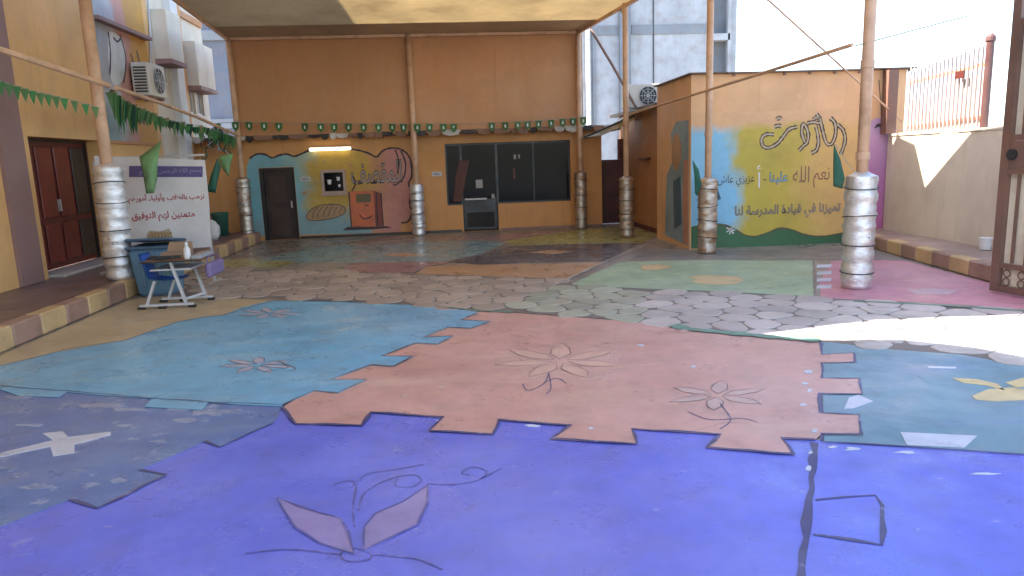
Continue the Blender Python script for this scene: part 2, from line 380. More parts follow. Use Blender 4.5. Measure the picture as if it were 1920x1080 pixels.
for (cx, cy, a, b) in ((1600, 843, 22, 4), (1700, 850, 25, 3), (1560, 840, 10, 3), (1850, 890, 30, 2), (1516, 880, 6, 6), (1520, 850, 5, 5)): blot(cx, cy, a, b, lav, .0075, p_white)
# flowers on the blue and salmon panels
def star(cx, cy, a, b, n, z, mat, par, rot=0, ink=f_ink):
    for k in range(n):
        t = rot+2*math.pi*k/n; c, s_ = math.cos(t), math.sin(t)
        P = lambda u, v: (cx+a*(u*c-v*s_*.9), cy+b*(u*s_+v*c*.9))
        pet = [P(.12, 0), P(.4, .17), P(.75, .14), P(1, 0), P(.7, -.15), P(.4, -.16)]
        panel('painted_petal', pet, z, mat, par); gline(pet, z+.0012, .011, ink, par, 'painted_outline', False, True)
star(482, 688, 75, 16, 7, .0185, p_petal3, blue, .3); star(505, 590, 62, 11, 7, .0185, p_petal3, blue, .1)
gline([(500, 700), (540, 692), (520, 680), (555, 695), (530, 700)], .019, .012, f_ink, blue, 'painted_tendril', True)
star(1050, 680, 125, 34, 7, .0145, p_petal, pink, .25); star(1345, 745, 100, 28, 6, .0145, p_petal2, pink, .6)
for cv in ([(1030, 700), (1020, 722), (990, 735), (980, 722)], [(1030, 705), (1033, 730), (1025, 742)], [(1020, 720), (1045, 712), (1062, 722)], [(1290, 775), (1330, 790), (1390, 788), (1420, 795)], [(1350, 760), (1370, 790), (1350, 808)]):
    gline(cv, .0135, .013, f_inkblue, pink, 'painted_tendril', True)
# butterfly, leaf and strokes on the teal panel
for pet in ([(1785, 711), (1830, 713), (1870, 722), (1885, 735), (1850, 725), (1805, 720)], [(1822, 745), (1850, 733), (1900, 728), (1930, 735), (1925, 752), (1870, 755), (1830, 752)], [(1885, 720), (1920, 710), (1960, 712), (1950, 728), (1905, 728)]):
    panel('painted_wing', pet, .0115, p_yel, teal)
for pet in ([(1582, 770), (1592, 748), (1610, 743), (1637, 755), (1615, 763), (1600, 768)], [(1688, 813), (1832, 820), (1808, 842), (1700, 837)], [(1740, 689), (1793, 690), (1792, 693), (1740, 692)]):
    panel('painted_leaf', pet, .0115, p_white, teal)
# panels beyond the stone path
green = panel('painted_panel', [(1068, 535), (1115, 512), (1165, 491), (1300, 488), (1523, 489), (1526, 556), (1360, 547), (1210, 541)], .004, p_green)
gline([(1090, 537), (1210, 542), (1360, 548), (1526, 557)], .0055, .06, p_greentrim, green, 'painted_trim')
rose = panel('painted_panel', [(1540, 562), (1536, 530), (1560, 489), (1640, 487), (1700, 490), (1860, 532), (2000, 562), (2000, 585), (1860, 575), (1700, 566)], .004, p_rose)
for pts in ([(1290, 520), (1320, 517), (1380, 519), (1395, 526), (1380, 534), (1330, 534), (1295, 530), (1305, 525)], [(1200, 499), (1235, 496), (1262, 501), (1235, 507), (1205, 506)]):
    f = panel('painted_fish', pts, .008, p_yel, green)
    gline(pts[:4], .0095, .02, p_oran, green, 'painted_fin')
for k in range(4): panel('painted_stripe', [(1532, 497+k*13), (1560, 496+k*13), (1558, 502+k*13), (1531, 503+k*13)], .008, p_white, rose)
panel('painted_flower', [(1700, 545), (1740, 541), (1800, 545), (1780, 553), (1720, 553)], .008, p_pinkfl, rose)
panel('painted_panel', [(1180, 488), (1215, 464), (1300, 474), (1575, 464), (1640, 470), (1690, 488), (1522, 488)], .004, p_grey)
panel('painted_panel', [(770, 520), (800, 500), (860, 497), (1000, 495), (1130, 493), (1100, 508), (1062, 523)], .004, p_oran)
panel('painted_panel', [(832, 492), (905, 476), (960, 462), (1080, 458), (1200, 456), (1165, 474), (1132, 490), (1000, 492), (900, 496), (865, 493)], .008, p_maroon)
panel('painted_fish', [(990, 474), (1030, 470), (1075, 472), (1040, 477)], .0115, p_oran)
panel('painted_panel', [(470, 493), (560, 470), (640, 462), (780, 454), (900, 452), (950, 455), (905, 474), (850, 489), (700, 492)], .004, p_dteal)
panel('painted_fish', [(715, 478), (755, 474), (800, 477), (760, 482)], .0075, p_oran)
panel('painted_panel', [(650, 494), (790, 491), (850, 492), (800, 500), (775, 512), (640, 512)], .008, p_plum)
panel('painted_panel', [(945, 452), (1080, 432), (1180, 424), (1242, 440), (1205, 455), (1080, 457), (960, 461)], .004, p_yg)
panel('painted_panel', [(390, 500), (420, 488), (470, 486), (560, 492), (520, 502), (400, 508)], .008, p_yg)
panel('painted_panel', [(400, 487), (470, 455), (640, 448), (780, 446), (640, 460), (540, 474), (470, 486)], .004, p_brown)
panel('painted_panel', [(780, 447), (900, 443), (1080, 430), (945, 451)], .004, p_plum)
gline([(972, 562), (1060, 526), (1140, 490), (1215, 459)], .012, .09, plain('pale_joint_filler', (.42, .38, .34), .7, .25), ground, 'floor_joint')
gline([(1526, 488), (1530, 640)], .006, .04, p_grey, ground, 'floor_joint')

# ---- flagstone path: every stone a piece of its own
PATH = [(330, 553), (400, 508), (560, 507), (780, 514), (1065, 524), (1075, 535), (1210, 543), (1360, 549), (1525, 559), (1710, 569), (1860, 580), (2100, 592), (2150, 735), (1920, 687), (1800, 666), (1660, 656), (1540, 641), (1395, 627), (1235, 606), (960, 586), (800, 573), (640, 565), (480, 562)]
path = panel('stone_path', PATH, .009, plain('dark_path_bed', (.20, .165, .145), .7, .2)); path.parent = None; path.location = wo(path); path['kind'] = 'structure'
gp = [(p.x, p.y) for p in (G(*q) for q in PATH)]
def inside(x, y, poly):
    c = False; j = len(poly)-1
    for i in range(len(poly)):
        xi, yi = poly[i]; xj, yj = poly[j]
        if (yi > y) != (yj > y) and x < (xj-xi)*(y-yi)/(yj-yi)+xi: c = not c
        j = i
    return c
rs = random.Random(3); S = .40; seeds = []
for i in range(-20, 30):
    for j in range(8, 40):
        seeds.append(((i+(.5 if j % 2 else 0)+rs.uniform(-.3, .3))*S*1.12, (j+rs.uniform(-.28, .28))*S*.86))
cells = []
for k, (sx, sy) in enumerate(seeds):
    if not inside(sx, sy, gp): continue
    poly = [(sx-.6, sy-.6), (sx+.6, sy-.6), (sx+.6, sy+.6), (sx-.6, sy+.6)]
    for (tx, ty) in seeds:
        dx, dy = tx-sx, ty-sy; dd = dx*dx+dy*dy
        if dd < 1e-9 or dd > 1.5: continue
        mx_, my_ = sx+dx/2, sy+dy/2; new = []
        for a, b in zip(poly, poly[1:]+poly[:1]):
            da = (a[0]-mx_)*dx+(a[1]-my_)*dy; db = (b[0]-mx_)*dx+(b[1]-my_)*dy
            if da <= 0: new.append(a)
            if da*db < 0:
                t = da/(da-db); new.append((a[0]+(b[0]-a[0])*t, a[1]+(b[1]-a[1])*t))
        poly = new
        if not poly: break
    q = []
    for a in poly:
        if not q or math.hypot(a[0]-q[-1][0], a[1]-q[-1][1]) > .03: q.append(a)
    if len(q) > 3: cells.append((sx, sy, q))
def stone_mat(name, c, tint):
    s = N(name); col = weather(s, c, .22, 1.1, (.22, .18, .15), .5, 2)
    x, y, z = s.xyz()
    col = s.mix(s.mrange(s.noise(.55, 3), .42, .6, 0, .6), col, tint)
    oi = s.n('ShaderNodeObjectInfo'); hs = s.n('ShaderNodeHueSaturation'); s.l(col, hs.inputs['Color']); s.l(s.mrange(oi.outputs['Random'], 0, 1, .82, 1.14), hs.inputs['Value'])
    s.bump(s.noise(28, 6, .65), .35, .01)
    return s.fin(hs.outputs[0], s.mrange(s.noise(2, 4), .3, .7, .38, .62))
ms_pale = stone_mat('pale_pink_flagstone', (.50, .44, .40), (.52, .43, .41)); ms_green = stone_mat('greenish_flagstone', (.42, .40, .32), (.36, .40, .29)); ms_brown = stone_mat('brown_flagstone', (.43, .345, .28), (.36, .29, .25))
ga, gb = G(972, 562), G(1215, 459)
cells.sort(key=lambda c: c[1])
rest = B()
for k, (sx, sy, q) in enumerate(cells):
    side = (gb.x-ga.x)*(sy-ga.y)-(gb.y-ga.y)*(sx-ga.x)
    m = ms_brown if side > 0 else (ms_green if sx < 2.1+.25*(sy-7) else ms_pale)
    cx = sum(a[0] for a in q)/len(q); cy = sum(a[1] for a in q)/len(q); zt = .018+rs.uniform(-.002, .003)
    # round the corners, recess the joint
    rp = []
    for i, a in enumerate(q):
        pr, nx = q[i-1], q[(i+1) % len(q)]
        for o_ in (pr, nx): rp.append((a[0]+(o_[0]-a[0])*.22, a[1]+(o_[1]-a[1])*.22))
    bm = B() if k < 296 else rest
    def ring(f, z): return [bm.verts.new((cx+(a[0]-cx)*f, cy+(a[1]-cy)*f, z)) for a in rp]
    dmin = max(.1, min(math.hypot(a[0]-cx, a[1]-cy) for a in rp)); j1 = 1-.008/dmin; j2 = 1-.017/dmin
    lo, mid, hi = ring(j1, .008), ring(j1, zt-.004), ring(j2, zt)
    for A, C in ((lo, mid), (mid, hi)):
        for i in range(len(A)): bm.faces.new((A[i], A[(i+1) % len(A)], C[(i+1) % len(A)], C[i]))
    bm.faces.new(hi)
    if k < 296: mk('flagstone', bm, m, path)
if len(rest.verts): mk('flagstones', rest, ms_brown, path, kind='stuff')
print('flagstones', len(cells))
gline([(1262, 613), (1300, 621), (1395, 630), (1470, 637), (1538, 642)], .0215, .2, p_greentrim, ground, 'painted_trim', True)
gline([(840, 579), (900, 585), (960, 588)], .0215, .10, p_greentrim, ground, 'painted_trim', True)
gline([(1600, 567), (1750, 575), (1860, 582), (1960, 590)], .0215, .10, p_greentrim, ground, 'painted_trim', True)

# ---- raised walk along the left building, kerb of painted blocks
KZ = .26; LKX = -4.83; LWX = -6.35
m_walk = plain('mauve_paved_walk', (.17, .105, .09), .5, .25, bump=.3, dirt=(.08, .06, .05), dirtamt=.5)
k_y = plain('yellow_kerb_paint', (.54, .37, .18), .5, .15, dirt=(.2, .12, .07), dirtamt=.55); k_b = plain('mauve_kerb_paint', (.34, .205, .15), .5, .15, dirt=(.12, .08, .06), dirtamt=.55)
lw = mk('raised_walk', boxm((-7.4, -2, 0.002), (LKX-.201, 18.95, KZ-.006)), m_walk, kind='structure')
def kerb_block(name, L, mat):
    bm = boxm((-.1, -L/2+.004, 0), (.1, L/2-.004, KZ), .022); return bm
kme = {}
for nm, mt in (('y', k_y), ('b', k_b)):
    bm = kerb_block('kerb_block', .56, mt); me = bpy.data.meshes.new('kerb_block'); bm.to_mesh(me); bm.free(); me.materials.append(mt); kme[nm] = me
class _S: pass
i = 0; yy = 2.2
while yy < 18.6:
    s_ = _S(); s_.data = kme['yb'[i % 2]]; o = inst(s_, 'kerb_block', lw, (LKX-.1, yy, .003)); o.scale.z = random.uniform(.985, 1.01); yy += .56; i += 1

# ---- raised ledge along the right boundary wall
RK0, RK1 = G(1851, 529), G(1638, 467); RW0, RW1 = G(1830, 459, .24), G(1644, 428, .24)
rdir = (RK1-RK0).normalized(); K_far = RK0+rdir*((13.42-RK0.y)/rdir.y); K_near = RK0-rdir*2.6
wdir = Vector((RW1.x-RW0.x, RW1.y-RW0.y, 0)).normalized(); W_near = Vector((RW0.x, RW0.y, 0))-wdir*4.6; W_far = Vector((RW0.x, RW0.y, 0))+wdir*((13.45-RW0.y)/wdir.y)
m_ledge = plain('pink_beige_ledge', (.36, .25, .20), .55, .2, bump=.3, dirtamt=.4)
nrm = Vector((-rdir.y, rdir.x, 0)) # points to the yard side
if nrm.x > 0: nrm = -nrm
bm = B(); slab(bm, [K_near-nrm*.2, K_far-nrm*.2, W_far+Vector((.3, 0, 0)), W_near+Vector((.3, 0, 0))], (0, 0, .235)); ledge = mk('raised_ledge', bm, m_ledge, kind='structure')
L = (K_far-K_near).length; n = int(L/.5); ang = math.atan2(rdir.y, rdir.x)-math.pi/2
for i in range(n):
    s_ = _S(); s_.data = kme['yb'[i % 2]]; c = K_near+rdir*(i+.5)*(L/n)-nrm*.1
    o = inst(s_, 'kerb_block', ledge, (c.x, c.y, .002), ang); o.scale = (1, L/n/.56, .235/KZ+.01)

# ================================================================ LEFT SCHOOL BUILDING
SB_TOP = 9.9
sb = thing('school_building', 'orange school building with mauve pilasters and a red door beside raised walk', 'building', (LWX-3, 12, 0))
X = LWX
def LX(px, py): return on(px, py, 0, X)
yr0, yr1 = 11.72, 14.05                      # door recess
zr = 2.47
fnx = lambda u, z: Vector((X, u, z))
bm = rectwall(B(), -4, 17.0, KZ-.01, SB_TOP, [(yr0, yr1, KZ-.02, zr)], fnx, (-.25, 0, 0)); mk('wall', bm, wallpaint('golden_orange_wall_paint', (.68, .385, .15)), sb)
bm = rectwall(B(), 17.0, 20.6, KZ-.01, SB_TOP, [(17.25, 17.95, 3.85, 5.3), (19.0, 19.5, 3.3, 4.9), (19.65, 20.15, 3.3, 4.9)], fnx, (-.25, 0, 0)); mk('wall', bm, m_cream, sb, label='cream plastered wall section')
bm = boxm((X-6, -4, SB_TOP+.002), (X+.12, 20.7, SB_TOP+.35)); mk('parapet', bm, m_orange2, sb)
bm = boxm((X-6, 20.6, KZ), (X-.26, 20.85, SB_TOP)); mk('end_wall', bm, m_cream, sb)
for (a, b, pr, mt, nm) in ((10.93, 11.5, .06, m_mauve, 'pilaster'), (18.0, 18.45, .16, m_white, 'pilaster'), (18.5, 18.85, .08, m_orange, 'pilaster')):
    mk(nm, boxm((X-.02, a, KZ), (X+pr, b, SB_TOP)), mt, sb)
# recess: sides, soffit, back wall with the red door
RX = X-.31
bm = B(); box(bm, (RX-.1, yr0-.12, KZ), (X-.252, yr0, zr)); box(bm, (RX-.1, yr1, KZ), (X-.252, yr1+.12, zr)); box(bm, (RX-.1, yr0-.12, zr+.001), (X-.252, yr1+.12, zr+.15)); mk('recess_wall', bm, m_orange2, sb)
m_red = plain('dark_red_door_paint', (.17, .028, .016), .42, .2, bump=.1, dirt=(.05, .015, .01), dirtamt=.4); m_red2 = plain('deep_red_door_paint', (.11, .018, .014), .42, .2, bump=.1)
door = mk('door', boxm((RX-.05, yr0+.06, KZ+.05), (RX, yr1-.04, zr-.05)), m_red2, sb, label='dark red double door')
dl = (yr1-yr0-.1)/4; zd0, zd1 = KZ+.05, zr-.05
for i in range(4):
    a = yr0+.06+i*dl
    for z0, z1 in ((zd0+.1, zd0+.75), (zd0+.85, zd1-.08)): mk('door_panel', boxm((RX+.001, a+.05, z0), (RX+.028, a+dl-.05, z1), .012), m_red if i < 3 else m_darkdoor, door)  # last quarter coloured dark for the shade inside an ajar leaf
mk('door_handle', boxm((RX+.03, yr0+.06+2*dl-.06, KZ+1.0), (RX+.08, yr0+.06+2*dl-.03, KZ+1.2)), m_steel, door)
mk('door_frame', box(box(box(B(), (RX-.04, yr0+.001, KZ), (RX+.05, yr0+.058, zr-.001)), (RX-.04, yr1-.038, KZ), (RX+.05, yr1-.001, zr-.001)), (RX-.04, yr0+.06, zr-.048), (RX+.05, yr1-.04, zr-.001)), m_darkdoor, sb)
mk('door_step', boxm((RX, yr0+.02, KZ-.004), (X+.25, yr1+.3, KZ+.05), .015), plain('pale_stone_step', (.4, .35, .31), .5, .15), sb)
# mural with a cartoon-coloured band
def mural_left():
    s = N('school_mural_paint'); x, y, z = s.xyz(); f = s.mrange(s.math('ADD', y, s.mrange(s.noise(1.4, 3), .3, .7, -.14, .14)), 14.05, 16.75)
    c = s.ramp(f, [(0, (.13, .30, .36)), (.10, (.13, .30, .36)), (.14, (.36, .36, .37)), (.40, (.42, .38, .38)), (.46, (.46, .22, .18)), (.62, (.48, .23, .17)), (.68, (.50, .24, .05)), (1, (.55, .27, .05))])
    low = s.mrange(s.math('ADD', z, s.mrange(s.noise(2, 3), .3, .7, -.2, .2)), 2.9, 3.15, 1, 0)
    c = s.mix(s.math('MULTIPLY', low, s.mrange(f, .12, .62, 1, 0)), c, (.20, .29, .30))
    c2 = weather(s, c, .12, 1, (.2, .12, .07), .2); s.bump(s.noise(45, 5), .3, .008); return s.fin(c2, .65)
mur = mk('mural', boxm((X+.001, 14.08, zr+.02), (X+.006, 16.75, 5.55)), mural_left(), sb)
def wallstroke(pts, wd, mat, par, fn, n, name='painted_stroke', smooth=True):
    P = [fn(*p) for p in pts]
    P = smoothp(P, 5) if smooth else P
    bm = ribbon(B(), P, [wd*random.uniform(.75, 1.2) for _ in P], n, .0015); return mk(name, bm, mat, par)
mfn = lambda px, py: on(px, py, 0, X+.006)
m_pale = plain('pale_mural_paint', (.55, .53, .50), .6, .15); m_greyp = plain('grey_mural_paint', (.22, .23, .26), .6, .2)
bm = B(); slab(bm, [mfn(*p) for p in smoothp([Vector((205, 60, 0)), Vector((228, 75, 0)), Vector((236, 110, 0)), Vector((230, 150, 0)), Vector((212, 158, 0)), Vector((203, 110, 0))], 4, True) for p in [(p.x, p.y)]], (.003, 0, 0)); mk('painted_shape', bm, m_pale, mur)
for st in ([(203, 60), (207, 100), (206, 140)], [(225, 65), (236, 110), (232, 155)], [(212, 70), (220, 78), (226, 72)], [(245, 100), (252, 130), (246, 155)], [(256, 95), (262, 125), (254, 150), (268, 165)], [(258, 170), (266, 185), (276, 175)], [(248, 205), (258, 222), (272, 232)]): wallstroke(st, .05, m_ink, mur, lambda a, b: on(a, b, 0, X+.0095), (1, 0, 0))
wallstroke([(163, 0), (172, 60), (180, 140), (188, 200), (196, 246)], .05, m_ink, mur, mfn, (1, 0, 0))
mk('ledge', boxm((X-.02, 14.3, 4.66), (X+.16, 16.7, 4.73)), m_mauve, sb)
mk('lintel_band', boxm((X+.0015, 14.08, zr-.04), (X+.05, 16.78, zr+.015)), m_orange2, sb)
mk('lintel_band', boxm((X+.0015, 18.9, 5.6), (X+.06, 20.5, 5.75)), m_orange2, sb)
# windows with hoods
for (a, b, z0, z1) in ((17.25, 17.95, 3.85, 5.3), (19.0, 19.5, 3.3, 4.9), (19.65, 20.15, 3.3, 4.9)):
    wn = mk('window', boxm((X-.16, a, z0), (X-.12, b, z1)), plain('dusty_glass', (.20, .23, .26), .15, .1, bump=0), sb)
    bm = B(); t = .05
    for q in (((a, z0), (a+t, z1)), ((b-t, z0), (b, z1)), ((a+t, z0), (b-t, z0+t)), ((a+t, z1-t), (b-t, z1)), (((a+b)/2-.02, z0+t), ((a+b)/2+.02, z1-t))): box(bm, (X-.119, q[0][0], q[0][1]), (X-.06, q[1][0], q[1][1]))
    mk('frame', bm, m_whitep, wn)
    mk('window_hood', boxm((X+.001, a-.08, z1-.95), (X+.34, b+.08, z1+.12), .01), m_cream, sb)
    mk('hood_base', boxm((X+.001, a-.1, z1-1.05), (X+.38, b+.1, z1-.951)), m_mauve, sb)

def aircon(p0, sx, sy, h, label, fan_axis):
    """outdoor unit; fan on the face fan_axis, louvres on the end"""
    t = thing('air_conditioner', label, 'air conditioner', (p0[0], p0[1], p0[2]))
    mb = plain('cream_metal_case', (.58, .52, .44), .45, .08)
    mk('case', boxm((p0[0]-sx/2, p0[1]-sy/2, p0[2]), (p0[0]+sx/2, p0[1]+sy/2, p0[2]+h), .015), mb, t)
    if fan_axis == 'x':
        c = Vector((p0[0]+sx/2+.004, p0[1]+sy*.08, p0[2]+h*.5)); u, v, n = Vector((0, 1, 0)), Vector((0, 0, 1)), Vector((1, 0, 0))
    else:
        c = Vector((p0[0]+sx*.1, p0[1]-sy/2-.004, p0[2]+h*.5)); u, v, n = Vector((1, 0, 0)), Vector((0, 0, 1)), Vector((0, -1, 0))
    r = h*.4; pts = [c+(u*math.cos(a)+v*math.sin(a))*r for a in [2*math.pi*k/24 for k in range(24)]]
    g = mk('fan_opening', slab(B(), pts, n*.006), m_black, t)
    for rr in (.98, .7, .42, .16):
        mk('fan_guard_ring', tube(B(), [c+n*.016+(u*math.cos(a)+v*math.sin(a))*r*rr for a in [2*math.pi*k/20 for k in range(21)]], .006, 5, False), m_steel, g)
    for k in range(4):
        a = math.pi*k/4; bm = B(); bar(bm, c+n*.012+(u*math.cos(a)+v*math.sin(a))*r, c+n*.012-(u*math.cos(a)+v*math.sin(a))*r, .012); mk('fan_guard_spoke', bm, m_steel, g)
    if fan_axis == 'x':
        for k in range(9):
            z = p0[2]+h*.1+k*h*.09; mk('louvre', boxm((p0[0]-sx*.36, p0[1]-sy/2-.018, z), (p0[0]+sx*.36, p0[1]-sy/2-.002, z+h*.045)), m_black, t)
        for dy in (-.3, .3):
            bm = B(); box(bm, (X+.002, p0[1]+dy*sy-.02, p0[2]-.06), (p0[0]+sx/2, p0[1]+dy*sy+.02, p0[2]-.012)); mk('bracket', bm, m_mauve, t)
    return t
acp = on(300, 182, 0, X+.42)
aircon((X+.24, acp.y, acp.z), .34, .86, .66, 'cream air conditioner unit bracketed to the school wall past the mural', 'x')
bm = B(); tube(bm, [on(278, 0, 0, X+.03), on(281, 60, 0, X+.03), on(283, 130, 0, X+.03)], .02, 8); mk('wall_pipe', bm, m_steel, sb)

# ================================================================ CANTEEN
CY = 19.1
PYc = lambda px, py: on(px, py, 1, CY)
cl, cr = -6.33, PYc(1128, 300).x; ct = 2.60
def rng(px0, px1, py0, py1):
    a, b = PYc(px0, py1), PYc(px1, py0); c, d = PYc(px0, py0), PYc(px1, py1)
    return ((a.x+c.x)/2, (b.x+d.x)/2, max(0.001, (a.z+d.z)/2), (b.z+c.z)/2)
h_door = list(rng(495, 554, 318, 443)); h_door[2] = .001
h_win = rng(606, 645, 322, 360); h_big = rng(836, 1070, 266, 381); h_ent = list(rng(869, 935, 381, 432)); h_ent[2] = .001; h_ent[3] = h_big[2]
ca = thing('canteen', 'low orange canteen with a painted food mural and a wide dark opening', 'building', ((cl+cr)/2, CY+1.5, 0))
fny = lambda u, z: Vector((u, CY, z))
mk('wall', rectwall(B(), cl, cr, 0, ct, [tuple(h_door), h_win, h_big, tuple(h_ent)], fny, (0, .2, 0)), m_orange, ca)
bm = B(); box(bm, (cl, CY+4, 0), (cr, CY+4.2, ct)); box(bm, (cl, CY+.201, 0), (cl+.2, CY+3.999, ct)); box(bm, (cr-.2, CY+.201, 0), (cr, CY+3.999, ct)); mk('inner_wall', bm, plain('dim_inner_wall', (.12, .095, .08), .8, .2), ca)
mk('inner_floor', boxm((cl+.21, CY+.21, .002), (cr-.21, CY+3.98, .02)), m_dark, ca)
# roof sheet with a torn edge
bm = B()
box(bm, (cl-.1, CY-.25, ct+.001), (cr+.25, CY+4.3, ct+.06)); mk('roof', bm, plain('dark_roof_sheet', (.13, .085, .065), .6, .3), ca)
rr = random.Random(5); xx = cl
mt1, mt2, mt3 = plain('white_torn_flashing', (.55, .5, .45), .5, .3), plain('black_torn_flashing', (.03, .025, .025), .6, .3), plain('brown_torn_flashing', (.25, .13, .08), .6, .3)
while xx < cr+.1:
    ww = rr.uniform(.12, .5); dz = rr.uniform(.03, .10)
    bm = B(); slab(bm, [(xx, 18.705, ct+.06+rr.uniform(0, .03)), (xx+ww, 18.705, ct+.06+rr.uniform(0, .03)), (xx+ww*.9, 18.70-rr.uniform(0, .03), ct-dz*.6), (xx+ww*.45, 18.70, ct-dz), (xx+ww*.08, 18.70, ct-dz*.4)], (0, -.008, 0))
    mk('roof_flashing', bm, rr.choice((mt1, mt2, mt2, mt3)), ca); xx += ww*rr.uniform(.9, 1.15)
# door leaf, window, wide opening
a, b, z0, z1 = h_door
dr = mk('door', boxm((a+.04, CY+.10, .02), (b-.04, CY+.14, z1-.04)), m_darkdoor, ca, label='dark brown metal door')
for (q0, q1) in ((.12, z1*.46), (z1*.52, z1-.15)): mk('door_panel', boxm((a+.14, CY+.085, q0), (b-.2, CY+.099, q1), .005), plain('brown_black_panel', (.05, .028, .022), .4, .2), dr)
mk('door_handle', boxm((b-.13, CY+.05, .82), (b-.09, CY+.099, 1.0)), m_steel, dr)
bm = B(); box(bm, (a-.05, CY-.012, .0), (a+.035, CY+.09, z1+.05)); box(bm, (b-.035, CY-.012, .0), (b+.03, CY+.09, z1+.05)); box(bm, (a+.036, CY-.012, z1-.035), (b-.036, CY+.09, z1+.05)); mk('door_frame', bm, m_dark, ca)
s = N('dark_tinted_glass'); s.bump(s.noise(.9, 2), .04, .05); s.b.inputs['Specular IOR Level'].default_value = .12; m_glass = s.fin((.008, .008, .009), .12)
a, b, z0, z1 = h_win
wn = mk('window', boxm((a+.03, CY+.09, z0+.03), (b-.03, CY+.11, z1-.03)), m_glass, ca)
bm = B(); t = .05; box(bm, (a-t, CY-.02, z0-t), (a+.02, CY+.1, z1+t)); box(bm, (b-.02, CY-.02, z0-t), (b+t, CY+.1, z1+t)); box(bm, (a+.021, CY-.02, z0-t), (b-.021, CY+.1, z0+.02)); box(bm, (a+.021, CY-.02, z1-.02), (b-.021, CY+.1, z1+t)); mk('frame', bm, plain('pinkish_window_frame', (.42, .30, .24), .5, .1), wn)
for (u, v, ss) in ((.28, .5, .06), (.72, .64, .05), (.75, .3, .035)): mk('cup', lathe(B(), a+(b-a)*u, CY+.04, [(ss*.7, z0+(z1-z0)*v-ss), (ss, z0+(z1-z0)*v+ss)], 10), m_whitep, wn)
mk('sill', boxm((a-.08, CY-.06, z0-t-.04), (b+.08, CY+.02, z0-t-.001)), plain('pinkish_window_frame', (.42, .30, .24), .5, .1), wn)
a, b, z0, z1 = h_big; e0, e1 = h_ent[0], h_ent[1]
gl = mk('glazed_front', boxm((e1+.03, CY+.12, z0+.04), (b-.04, CY+.135, z1-.05)), m_glass, ca, label='wide dark glass front')
mk('pane', boxm((a+.04, CY+.12, z0+.04), (e0-.03, CY+.135, z1-.05)), m_glass, gl)
mk('pane', boxm((e0+.03, CY+.125, .9), (e1-.03, CY+.137, z1-.05)), m_glass, gl)
m_fr = plain('dark_window_frame', (.022, .02, .02), .4, .2)
for (p, q) in (((a, z0), (a+.04, z1)), ((b-.04, z0), (b, z1)), ((a+.041, z1-.05), (b-.041, z1)), ((e0-.03, .01), (e0+.03, z1-.051)), ((e1-.03, .01), (e1+.03, z1-.051)), ((e1+.031, z0), (b-.041, z0+.04)), ((a+.041, z0), (e0-.031, z0+.04)), (((e1+b)/2-.02, z0+.041), ((e1+b)/2+.02, z1-.051))):
    mk('frame_bar', boxm((p[0], CY+.10, p[1]), (q[0], CY+.16, q[1])), m_fr, gl)
ed = mk('entrance_door', boxm((e0+.04, CY+.128, .04), (e1-.04, CY+.15, .86)), m_fr, ca)
mk('kick_plate', boxm((e0+.1, CY+.12, .1), (e1-.1, CY+.127, .5)), m_dark, ed)
mk('push_bar', boxm((e0+.06, CY+.09, .84), (e1-.3, CY+.12, .88)), m_steel, ed)
cu = B(); cx0, cz0 = a+.18, z0+.1
for k in range(7): tube(cu, [(cx0+.22+k*.035, CY+.06, z1-.45), (cx0+.1+k*.04, CY+.05, (z0+z1)/2), (cx0+k*.03, CY+.06, cz0)], .028, 6)
mk('tied_curtain', cu, plain('dull_pink_curtain', (.12, .055, .048), .8, .2), ca)
for (px, py, w_, h_) in ((868, 308, .2, .09), (899, 345, .18, .22), (925, 368, .09, .11), (966, 294, .06, .12), (974, 293, .04, .1), (965, 325, .06, .3)):
    p = PYc(px, py); mk('posted_notice', boxm((p.x-w_/2, CY+.105, p.z-h_/2), (p.x+w_/2, CY+.1185, p.z+h_/2)), plain('dim_paper', (.34, .32, .3), .7, .15) if h_ < .25 else plain('dull_pink_curtain', (.2, .085, .07)), ca)
for (px, py) in ((573, 336), (819, 326)):
    p = PYc(px, py); t_ = mk('door_sign', boxm((p.x-.13, CY-.022, p.z-.06), (p.x+.13, CY-.002, p.z+.06), .004), plain('grey_white_plate', (.5, .48, .46), .5, .08), label='small pale name plate on the canteen wall beside the '+('dark door' if px < 600 else 'wide opening'), cat='sign')
    for k in range(2): mk('text_line', boxm((p.x-.09, CY-.0245, p.z-.025+k*.035), (p.x+.09-k*.04, CY-.0225, p.z-.012+k*.035)), m_inkblue, t_)
mk('wall_base_band', boxm((h_door[1]+.05, CY-.012, .0), (e0-.05, CY-.001, .07)), m_darkdoor, ca); mk('wall_base_band', boxm((e1+.05, CY-.012, .0), (cr, CY-.001, .06)), m_mauve, ca)
# mural
MX0, MX1 = PYc(460, 300).x, PYc(772, 300).x
def mural_canteen():
    s = N('canteen_mural_paint'); x, y, z = s.xyz(); f = s.mrange(s.math('ADD', x, s.mrange(s.noise(1.3, 3), .3, .7, -.3, .3)), MX0, MX1)
    c = s.ramp(f, [(0, (.19, .43, .49)), (.28, (.20, .42, .46)), (.42, (.48, .31, .05)), (.68, (.50, .30, .05)), (.78, (.50, .23, .11)), (.88, (.50, .21, .17)), (1, (.52, .23, .19))])
    lo = s.mrange(s.math('ADD', z, s.mrange(s.noise(1.8, 3), .3, .7, -.14, .14)), .45, .85, 1, 0)
    c = s.mix(s.math('MULTIPLY', lo, s.mrange(f, .74, .8, 1, 0)), c, (.20, .32, .34))
    c2 = weather(s, c, .14, 1, (.2, .12, .07), .25); s.bump(s.noise(45, 5), .3, .008); return s.fin(c2, .6)
